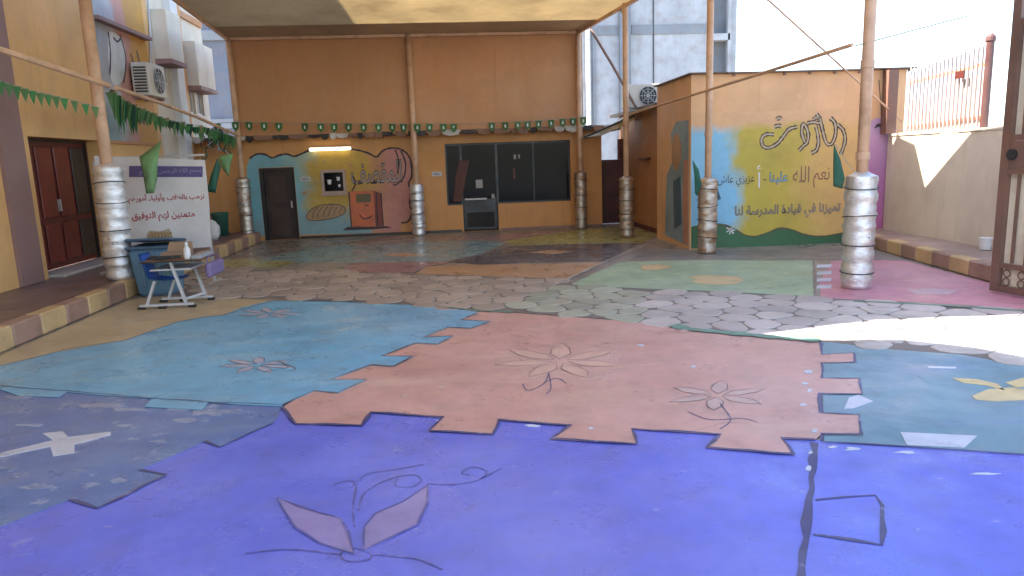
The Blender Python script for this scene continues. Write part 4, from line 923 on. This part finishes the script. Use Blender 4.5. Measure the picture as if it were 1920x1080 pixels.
mk('wall', boxm((-14, 32, 0), (-6.0, 40, 12)), wallpaint('blue_grey_plaster', (.12, .14, .18), .1, .3), rbk)
for z in (3.6, 7.2): mk('floor_band', boxm((-14, 31.9, z), (-6.0, 31.999, z+.4)), m_greydark, rbk)

# ================================================================ RIGHT BOUNDARY WALL, FENCE, GATE
wn_ = Vector((-wdir.y, wdir.x, 0)); wn_ = wn_ if wn_.x > 0 else -wn_          # away from the yard
wt = 2.06
bw = thing('boundary_wall', 'cream plastered boundary wall behind the raised ledge, with sun patch', 'wall', (W_far+W_near)/2)
mk('wall', slab(B(), [W_near, W_far-wdir*.02, W_far-wdir*.02+wn_*.2, W_near+wn_*.2], (0, 0, wt)), m_cream, bw)
rr = random.Random(4); Lw = (W_far-W_near).length; q = 0
while q < Lw-.05:
    l_ = min(rr.uniform(.3, .7), Lw-.03-q); a = W_near+wdir*q; b = W_near+wdir*(q+l_-.004); o_ = -wn_*rr.uniform(.01, .03)
    mk('coping_stone', slab(B(), [Vector((v.x, v.y, wt+.001)) for v in (a+o_, b+o_, b+wn_*.22, a+wn_*.22)], (0, 0, rr.uniform(.03, .05))), m_cream, bw); q += l_
fe = thing('picket_fence', 'white metal picket fence with red rails on top of boundary wall', 'fence', W_far+Vector((0, 0, wt)))
wq = lambda px, py, o=.1: onplane(px, py, (wa[0]+wn_.x*o, wa[1]+wn_.y*o), (wb[0]+wn_.x*o, wb[1]+wn_.y*o))
m_fw = plain('white_fence_paint', (.50, .41, .38), .5, .1, dirt=(.35, .15, .1), dirtamt=.4); m_fr2 = plain('red_rail_paint', (.42, .14, .09), .5, .2)
fa, fb = wq(1704, 200), wq(1846, 170)
npk = 20
for i in range(npk):
    t = i/(npk-1); p = fa.lerp(fb, t); z1 = 3.22+.16*t+random.uniform(-.02, .02); bm = B()
    bar(bm, (p.x, p.y, wt+.05), (p.x, p.y, z1), .034, .02); v = [f for f in bm.faces if f.calc_center_median().z > z1-.01]
    mk('picket', bm, m_fw, fe)
    mk('picket_spike', tube(B(), [(p.x, p.y, z1+.001), (p.x, p.y, z1+.11)], [.014, .002], 6), m_fw, fe)
for z, d in ((wt+.14, .05), (3.02, .05)):
    a, b = Vector((fa.x, fa.y, z)), Vector((fb.x, fb.y, z+.08)); mk('rail', bar(B(), a+wn_*.028, b+wn_*.028, .03, d), m_fr2 if z < 3 else plain('orange_rail_paint', (.5, .27, .12), .5), fe)
mk('backing_sheet', slab(B(), [Vector((v.x, v.y, z))+wn_*.06 for v, z in ((fa, wt+.06), (fb, wt+.06), (fb, 3.0), (fa.lerp(fb, .55), 2.95), (fa.lerp(fb, .5), 2.75), (fa, 2.72))], wn_*.012), plain('white_backing_sheet', (.50, .47, .46), .6, .08), fe)
mk('end_post', boxm((W_far.x-.14, W_far.y-.16, wt+.045), (W_far.x+.06, W_far.y+.02, 3.3)), plain('rusty_end_post', (.2, .1, .07), .6, .25), fe)
p = wq(1850, 170, .1); mk('end_post', lathe(B(), p.x, p.y, [(.06, wt+.045), (.06, 3.42), (.075, 3.44), (.07, 3.5), (.03, 3.55)], 14), plain('red_post_paint', (.12, .05, .045), .45, .2), fe)
p = wq(1802, 140, .06); mk('fence_plate', boxm((p.x-.03, p.y-.10, p.z-.06), (p.x-.005, p.y+.1, p.z+.06)), m_red2, fe)
for px, h_ in ((1706, .35), (1840, .5)):
    p = wq(px, 150, .12); mk('aerial_rod', tube(B(), [(p.x, p.y, 3.3), (p.x+.02, p.y, 3.3+h_)], .01, 6), m_steel, fe)
p = G(1842, 470, .245); mk('white_bucket', lathe(B(), p.x+.12, p.y+.1, [(.075, .246), (.09, .41), (.096, .412), (.096, .43), (.08, .428)], 16), m_whitep, label='small white bucket on the raised ledge near brown gate', cat='bucket')

GA = G(1859, 548); GBq = G(1925, 561); gdv = Vector((GBq.x-GA.x, GBq.y-GA.y, 0)).normalized(); gup = Vector((0, 0, 1)); gn = Vector((gdv.y, -gdv.x, 0)); gn = gn if gn.y < 0 else -gn
GWD, GH = 1.35, 3.65
gt = thing('metal_gate', 'brown metal gate leaf with bars, scroll plates and round lock, standing open', 'gate', GA)
gp_ = lambda u, z, o=0: Vector((GA.x, GA.y, 0))+gdv*u+gup*z+gn*o
def gbar(u0, z0, u1, z1, wd, th=.04, name='bar', mat=None, par=None, o=0):
    return mk(name, bar(B(), gp_(u0, z0, o), gp_(u1, z1, o), th, wd, up=(gdv if abs(u1-u0) < 1e-4 else gup)), mat or m_brownmetal, par or gt)
zl = onplane(1872, 290, (GA.x, GA.y), (GA.x+gdv.x, GA.y+gdv.y)).z
gbar(.05, .03, .05, GH, .11, .07, 'stile'); gbar(GWD-.05, .03, GWD-.05, GH, .11, .07, 'stile')
rails = [(.07, .08), (.36, .06), (zl-.2, .07), (zl+.2, .07), (3.25, .06), (GH-.05, .09)]
for z, wd in rails: gbar(.106, z, GWD-.106, z, wd, .05, 'rail')
gbar(.106, zl, .30, zl, .325, .045, 'lock_plate')
for k in range(6):
    u = .245+k*.175
    for z0, z1 in ((.40, zl-.236), (zl+.236, 3.218)): gbar(u, z0, u, z1, .028, .028, 'bar')
for k in range(5):
    u = .19+k*.2
    for z in (.165, .27):
        c = gp_(u, z, .0); mk('scroll_ring', tube(B(), [c+(gdv*math.cos(a)+gup*math.sin(a))*.045 for a in [2*math.pi*j/16 for j in range(17)]], .009, 5, False), m_brownmetal, gt)
for k in range(4):
    c = gp_(.46+k*.27, zl); mk('scroll_ring', tube(B(), [c+(gdv*math.cos(a)+gup*math.sin(a))*(.125-.03*a/6.28) for a in [2*math.pi*j/24 for j in range(40)]], .013, 6), m_brownmetal, gt)
c = gp_(.15, zl, .024); mk('lock', slab(B(), [c+(gdv*math.cos(a)+gup*math.sin(a))*.065 for a in [2*math.pi*j/20 for j in range(20)]], gn*.03), m_black, gt)
m_back = plain('cream_gate_sheet', (.60, .54, .42), .6, .1, dirtamt=.3)
for z0, z1 in ((.395, zl-.24), (zl-.16, zl+.16), (zl+.24, 3.215), (.115, .325)): mk('backing_panel', slab(B(), [gp_(.107, z0, -.03), gp_(GWD-.107, z0, -.03), gp_(GWD-.107, z1, -.03), gp_(.107, z1, -.03)], -gn*.006), m_back, gt)
for z in (.6, 2.6): mk('hinge', tube(B(), [gp_(GWD+.03, z-.08), gp_(GWD+.03, z+.08)], .035, 10), m_brownmetal, gt)

# ================================================================ BUNTING AND PENNANTS
def flag(parent, p, u, w_, h_, mat, emblem=True, shape='pent', n=None):
    u = Vector(u).normalized(); n = n or Vector((u.y, -u.x, 0)); z = Vector((0, 0, 1)); tw_ = random.uniform(-.25, .25)
    u2 = (u*math.cos(tw_)+n*math.sin(tw_)); n2 = Vector((u2.y, -u2.x, 0)); cv = n2*w_*random.uniform(-.12, .12)
    if shape == 'pent': pts = [p-u2*w_/2, p+u2*w_/2, p+u2*w_*.45-z*h_*.6+cv, p-z*h_+cv*.5, p-u2*w_*.45-z*h_*.6+cv]
    else: pts = [p-u2*w_/2, p+u2*w_/2, p-z*h_+cv]
    bm = B(); vs = [bm.verts.new(q) for q in pts]; c = bm.verts.new(sum(pts, Vector())/len(pts)+cv*.6)
    for i in range(len(vs)): bm.faces.new((vs[i], vs[(i+1) % len(vs)], c))
    bmesh.ops.solidify(bm, geom=bm.faces[:], thickness=.003)
    f = mk('flag', bm, mat, parent)
    if emblem:
        side = n2 if n2.y < 0 else -n2; c0 = p-z*h_*.42+cv*.6+side*.006
        mk('emblem', slab(B(), [c0-u2*w_*.13-z*h_*.16, c0+u2*w_*.13-z*h_*.16, c0+u2*w_*.1+z*h_*.2, c0-u2*w_*.1+z*h_*.2], side*.002), m_whitep, f)
    return f
m_string = plain('bunting_string', (.3, .3, .25), .8)
by = 18.48; bp = lambda px, py: on(px, py, 1, by)
bu = thing('bunting', 'row of small green flags strung across the front of sheet wall', 'bunting', bp(760, 232), 'green flag bunting')
mk('string', tube(B(), [bp(x, y) for x, y in ((396, 232), (450, 228), (560, 231), (700, 232), (860, 232), (1000, 227), (1100, 219))], .008, 5), m_string, bu)
for px in (405, 440, 467, 494, 522, 572, 600, 627, 653, 680, 708, 734, 758, 781, 806, 830, 852, 921, 946, 970, 990, 1010, 1033, 1054, 1075, 1093):
    y = np.interp(px, (396, 450, 560, 700, 860, 1000, 1100), (232, 228, 231, 232, 232, 227, 219)); p = bp(px+random.uniform(-2, 2), y+.5); flag(bu, p, (1, 0, 0), .17, .22, m_green if px < 870 else m_lgreen)
bl_ = thing('bunting', 'row of pale green flags strung along raised walk towards bright foil post', 'bunting', on(100, 180, 1, 9.8), 'green flag bunting')
L0 = [on(x, y, 1, yy) for x, y, yy in ((-60, 140, 8.3), (0, 152, 8.8), (60, 170, 9.6), (120, 184, 10.3), (190, 203, 11.1))]
mk('string', tube(B(), L0, .006, 5), m_string, bl_)
Ls = smoothp(L0, 8)
for k in range(4, len(Ls)-1, 2):
    d = Ls[k+1]-Ls[k]; flag(bl_, Ls[k]-Vector((0, 0, .004)), Vector((.75, .66, 0)), .10, .17, m_lgreen if k % 4 else m_green, False, 'tri')
bk = thing('bunting', 'dense bunch of green pennants hanging from pipe behind bright foil post', 'bunting', on(270, 205, 1, 13), 'green flag bunting')
L1 = smoothp([on(x, y, 1, yy) for x, y, yy in ((208, 168, 11.5), (235, 190, 12.5), (270, 205, 13.7), (320, 225, 15.2), (390, 240, 17.3), (440, 256, 18.3))], 9)
mk('string', tube(B(), L1, .007, 5), m_string, bk)
for k in range(len(L1)-1):
    for j in range(2):
        flag(bk, L1[k].lerp(L1[k+1], j*.5+random.uniform(0, .4))-Vector((0, random.uniform(0, .05), random.uniform(.005, .06))), Vector((random.uniform(.5, 1), random.uniform(-.4, .9), 0)), random.uniform(.10, .17), random.uniform(.16, .46)*(1.25 if k < 14 else .75), random.choice((m_green, m_dgreen, m_green, m_lgreen, m_lgreen)), False, 'tri')
for k in range(2, len(L1)-8, 4): flag(bk, L1[k]+Vector((.02, -.06, .02)), (1, .2, 0), .10, .16, plain('cream_flag_cloth', (.5, .38, .2), .8, .15, bump=0), False, 'tri')
def pennant(pix, y, mat, label):
    P = [on(a, b, 1, y) for a, b in pix]; n = len(P); bm = B(); c = sum(P, Vector())/n+Vector((0, -.07, 0))
    ring = [bm.verts.new(p+Vector((0, random.uniform(-.06, .06), 0))) for p in P]; cv = bm.verts.new(c)
    for i in range(n): bm.faces.new((ring[i], ring[(i+1) % n], cv))
    bmesh.ops.subdivide_edges(bm, edges=bm.edges[:], cuts=2, use_grid_fill=True, smooth=.6)
    bmesh.ops.solidify(bm, geom=bm.faces[:], thickness=.004)
    return mk('pennant', bm, mat, None, True, label, 'flag', 'large hanging green pennants')
pennant([(259, 294), (300, 264), (296, 300), (292, 336), (290, 362), (275, 363), (268, 330)], 11.7, m_lgreen, 'large pale green pennant hanging in front of the welcome banner')
pennant([(409, 296), (412, 312), (405, 345), (403, 362), (388, 359), (396, 330)], 12.4, m_dgreen, 'dark green pennant hanging at the edge of welcome banner')
pennant([(411, 293), (437, 288), (431, 310), (430, 332), (418, 315)], 13, m_lgreen, 'small olive green pennant beside the dark green one')
pennant([(1298, 300), (1309, 318), (1316, 348), (1308, 368), (1301, 362), (1300, 330)], P2[1]-.3, m_dgreen, 'narrow green pennant drooping at the post before blue mural')
pz = pennant([(1566, 270), (1577, 300), (1582, 335), (1577, 354), (1558, 349), (1562, 310)], P3[1]-.05, m_dgreen, 'dark green pennant tied beside the thick foil post')
mk('cord', tube(B(), [on(1566, 270, 1, P3[1]-.05), on(1585, 300, 1, P3[1]-.05), on(1604, 325, 1, P3[1]-.11)], .005, 5), m_string, pz)
# tangle of cables and cloth hanging at the canteen corner
tg = thing('cable_tangle', 'dark tangle of cables hanging over the canteen corner post', 'cables', on(400, 262, 1, 18.2))
rr = random.Random(11)
for k in range(16):
    x, y = rr.uniform(378, 432), rr.uniform(238, 268); pts = [on(x, y, 1, 18.2)]
    for j in range(5): x += rr.uniform(-14, 14); y += rr.uniform(-6, 14); pts.append(on(max(372, min(438, x)), min(305, y), 1, 18.2+rr.uniform(-.1, .1)))
    mk('cable', tube(B(), smoothp(pts, 4), rr.uniform(.008, .02), 5), rr.choice((m_black, m_tie, m_steel, m_dgreen)), tg)

# ================================================================ BANNER, BIN, DESK AND SMALL THINGS
by2 = 12.15; bq = lambda px, py, o=0: on(px, py, 1, by2-o)
bn = thing('welcome_banner', 'white welcome banner with violet header and red lettering on a frame', 'banner', (bq(285, 465).x, by2, 0))
c00, c10, c11_, c01 = bq(196, 472), bq(396, 463), bq(384, 300), bq(176, 292)
m_ban = plain('white_banner_vinyl', (.64, .61, .59), .5, .06, dirtamt=.15)
sheet = mk('banner_sheet', slab(B(), [c00, bq(290, 470), c10, bq(392, 380), c11_, c01], (0, .006, 0)), m_ban, bn)
hd = mk('header_band', slab(B(), [bq(242, 332, .001), bq(380, 332, .001), bq(380, 312, .001), bq(242, 311, .001)], (0, -.003, 0)), plain('violet_print', (.10, .08, .22), .5, .1), sheet)
def bt(body, px0, px1, pyt, pyb, mat, o=.004, par=None, offset=.0):
    a, b = bq(px0, pyb), bq(px1, pyt); letter(body, a.x, b.x, a.z, b.z, (0, by2-o, 0), (1, 0, 0), (0, 0, 1), NY, mat, par or sheet, offset=offset)
m_redt = plain('red_print', (.36, .02, .03), .5, .1, dirtamt=0)
bt(AR('بسم الله الرحمن الرحيم'), 262, 376, 314, 330, plain('pale_violet_print', (.34, .30, .42), .5), .0045, hd)
bt(AR('نرحب بالطلاب وأولياء أمورهم والضيوف'), 192, 382, 360, 384, m_redt, .001, offset=.022); bt(AR('متمنين لهم التوفيق والنجاح'), 200, 364, 394, 419, m_redt, .001, offset=.022)
m_gold = plain('gold_print', (.33, .20, .08), .5, .2); em = mk('emblem', slab(B(), [bq(p, q, .001) for p, q in ((275, 440), (280, 432), (300, 434), (318, 428), (324, 445), (320, 455), (290, 460), (276, 456))], (0, -.0025, 0)), plain('pale_gold_print', (.42, .34, .24), .5, .15), sheet)
for k in range(7): wallstroke([(279+k*6, 456), (281+k*6, 440), (285+k*6, 436), (284+k*6, 452)], .02, m_gold, em, lambda a, b: bq(a, b, .0036), NY)
for px in (186, 386):
    p = bq(px, 380); zb = KZ if p.x < LKX else .002; zt_ = bq(px, 302).z
    mk('frame_post', boxm((p.x-.02, by2+.008, zb-.004), (p.x+.02, by2+.045, zt_)), m_steel, bn)
    mk('foot', boxm((p.x-.025, by2-.25, zb-.003), (p.x+.025, by2+.35, zb+.03)), m_steel, bn)
mk('frame_rail', boxm((bq(186, 300).x+.021, by2+.012, c01.z-.06), (bq(386, 300).x-.021, by2+.04, c01.z-.025)), m_steel, bn)

m_bin = plain('grey_blue_bin_plastic', (.10, .20, .29), .45, .12); m_bin2 = plain('dark_blue_bin_lid', (.06, .12, .19), .45, .12)
p = G(258, 557); bx, byy = p.x+.26, p.y+.28; bi = thing('waste_bin', 'grey blue plastic waste bin standing against the kerb behind school desk', 'bin', (bx, byy, 0))
bm = B(); vs = []
for z, s1 in ((.006, .25), (.72, .31)):
    vs.append([bm.verts.new((bx+sx*s1, byy+sy*s1, z)) for sx, sy in ((-1, -1), (1, -1), (1, 1), (-1, 1))])
for k in range(4): bm.faces.new((vs[0][k], vs[0][(k+1) % 4], vs[1][(k+1) % 4], vs[1][k]))
bm.faces.new(vs[0][::-1]); bm.faces.new(vs[1]); bmesh.ops.bevel(bm, geom=bm.edges[:], offset=.03, segments=2, affect='EDGES'); mk('body', bm, m_bin, bi)
mk('rim', boxm((bx-.335, byy-.335, .725), (bx+.335, byy+.335, .765), .012), m_bin2, bi)
bm = boxm((bx-.34, byy-.32, .768), (bx+.34, byy+.34, .81), .018)
bmesh.ops.rotate(bm, verts=bm.verts[:], cent=(bx, byy+.34, .768), matrix=Matrix.Rotation(math.radians(-7), 3, 'X')); mk('lid', bm, m_bin2, bi)
for k in (-1, 1): mk('rib', boxm((bx+k*.12-.015, byy-.325, .18), (bx+k*.12+.015, byy-.28, .66), .006), m_bin, bi)

# school desk with attached seat on shared sled legs
nf = [G(*q) for q in ((266, 580), (306, 579), (364, 576))]; ff = [G(*q) for q in ((287, 571), (337, 566), (389, 566))]
dk = thing('school_desk', 'small school desk with attached blue plastic seat on white sled legs', 'desk', ((nf[1].x+ff[1].x)/2, (nf[1].y+ff[1].y)/2, 0))
m_leg = plain('white_leg_paint', (.58, .56, .55), .4, .08); m_blue = plain('bright_blue_plastic', (.06, .21, .70), .35, .12); m_wood = plain('brown_desk_top', (.19, .10, .055), .45, .25)
Y0, Y1 = nf[1].y, ff[1].y+.02; XL, XR = nf[0].x, nf[2].x
for yk in (Y0, Y1):
    sh = .10 if yk == Y1 else 0
    mk('skid', bar(B(), (XL+sh, yk, .055), (XR+sh, yk, .055), .035, .03), m_leg, dk)
    for xf in (XL+.02, (XL+XR)/2-.06, XR-.02): mk('foot', boxm((xf+sh-.055, yk-.03, .003), (xf+sh+.055, yk+.03, .039), .012), m_black, dk)
    mk('desk_leg', bar(B(), (XR+sh-.10, yk, .071), (XR+sh-.24, yk, .64), .05, .03), m_leg, dk)
    mk('seat_leg', bar(B(), (XL+sh+.10, yk, .071), (XL+sh+.23, yk, .385), .045, .03), m_leg, dk)
mk('cross_bar', bar(B(), (XR-.12, Y0+.02, .12), (XR+.0, Y1-.02, .12), .03), m_leg, dk)
tp_ = B(); box(tp_, (XR-.60, Y0-.08, .645), (XR+.18, Y1+.22, .67), .008); top_ = mk('desk_top', tp_, m_wood, dk)
mk('edge_trim', boxm((XR-.612, Y0-.092, .648), (XR+.19, Y0-.081, .667)), m_black, top_)
mk('book_tray', boxm((XR-.52, Y0-.02, .53), (XR+.02, Y1+.1, .55)), m_leg, dk)
bm = B(); N_ = 7; prof = []
for k in range(N_): t = k/(N_-1); prof.append((XL+.50-.42*t, .40+.012*math.cos(t*6)-.015*(1-t)))
for k in range(1, 8): t = k/7; prof.append((XL+.08-.10*t, .40+.36*t))
rows = []
for (x, z) in prof:
    back = z > .42; wv = .19 if not back else .19-.02*(z-.4)
    rows.append([bm.verts.new((x+.05+(.02*math.cos(s_*1.6) if back else 0), (Y0+Y1)/2+s_*wv, z-(.014*(1-s_*s_) if not back else 0))) for s_ in (-1, -.6, -.2, .2, .6, 1)])
for a, b in zip(rows, rows[1:]):
    for k in range(5): bm.faces.new((a[k], a[k+1], b[k+1], b[k]))
bmesh.ops.solidify(bm, geom=bm.faces[:], thickness=.012); mk('seat', bm, m_blue, dk, True)
mk('grip_slot', boxm((XL+.005, (Y0+Y1)/2-.07, .70), (XL+.05, (Y0+Y1)/2+.07, .73), .006), m_black, dk)
# things on the desk
dz = .671; cx = XR-.2; cyd = (Y0+Y1)/2
bt_ = thing('spray_bottle', 'white plastic spray bottle standing on the school desk', 'bottle', (cx+.18, Y0+.03, dz))
mk('body', lathe(B(), cx+.18, Y0+.03, [(.042, dz), (.046, dz+.02), (.045, dz+.13), (.03, dz+.165), (.018, dz+.18)], 16), m_whitep, bt_, True); mk('cap', lathe(B(), cx+.18, Y0+.03, [(.02, dz+.181), (.021, dz+.215), (.012, dz+.235)], 12), m_whitep, bt_)
bm = B(); w3 = .36; d3 = .26
bxo = thing('cardboard_box', 'open shallow cardboard box with raised flap on the school desk', 'box', (cx-.08, cyd+.1, dz)); m_card = plain('cardboard', (.33, .22, .14), .8, .15); bxx = cx-.08; byb = cyd+.12
mk('tray', box(box(box(box(box(B(), (bxx-.18, byb-.12, dz), (bxx+.18, byb+.12, dz+.006)), (bxx-.18, byb-.12, dz+.0065), (bxx-.174, byb+.12, dz+.07)), (bxx+.174, byb-.12, dz+.0065), (bxx+.18, byb+.12, dz+.07)), (bxx-.1735, byb-.12, dz+.0065), (bxx+.1735, byb-.114, dz+.07)), (bxx-.1735, byb+.114, dz+.0065), (bxx+.1735, byb+.12, dz+.07)), m_card, bxo)
mk('flap', slab(B(), [(bxx-.18, byb+.121, dz+.07), (bxx+.18, byb+.121, dz+.07), (bxx+.16, byb+.19, dz+.19), (bxx-.16, byb+.19, dz+.19)], (0, .005, 0)), m_card, bxo)
mk('pencil_tray', boxm((cx+.24, Y0-.02, dz), (cx+.37, Y1+.05, dz+.05), .008), plain('grey_tray_plastic', (.35, .36, .38), .5), label='grey plastic tray at the edge of the school desk', cat='tray')
rr = random.Random(2); pts = [Vector((cx-.32+rr.uniform(-.05, .4), Y0-.02+rr.uniform(-.03, .12), dz+.012+rr.uniform(0, .05))) for _ in range(12)]
mk('black_cable', tube(B(), smoothp(pts, 5), .009, 6), m_black, label='coiled black cable lying on the school desk top', cat='cable')
m_pur = plain('purple_cloth', (.20, .15, .30), .8, .15)
pb = thing('purple_bag', 'small purple bag hanging from the end of the school desk', 'bag', (XR+.22, cyd, .40))
bm = B(); bx2 = XR+.225
for k in range(1): box(bm, (bx2-.03, Y0+.0, .40), (bx2+.05, Y1+.12, .60), .025)
mk('body', bm, m_pur, pb)
mk('strap', tube(B(), smoothp([(bx2, Y0+.06, .595), (bx2-.01, Y0+.1, .66), (bx2-.012, cyd+.05, .685), (bx2-.01, Y1, .66), (bx2, Y1+.05, .595)], 5), .008, 6), m_pur, pb)
p = on(424, 432, 1, 18.3); gbn = thing('green_bin', 'dark green bin on raised walk by the canteen corner', 'bin', (p.x-.1, 18.25, KZ))
mk('body', lathe(B(), p.x-.1, 18.25, [(.16, KZ-.004), (.2, KZ+.5), (.21, KZ+.52)], 18), plain('dark_green_plastic', (.02, .09, .065), .5), gbn, True); mk('rim', lathe(B(), p.x-.1, 18.25, [(.215, KZ+.521), (.22, KZ+.55), (.19, KZ+.57)], 18), m_dgreen, gbn)
p = on(402, 425, 1, 17.2); mk('crumpled_bag', lathe(B(), p.x-.05, 17.2, [(.10, KZ-.003), (.17, KZ+.12), (.16, KZ+.3), (.08, KZ+.42), (.03, KZ+.46)], 14, .1, 3), m_whitep, None, True, 'white crumpled bag on raised walk near the dark green bin', 'bag')
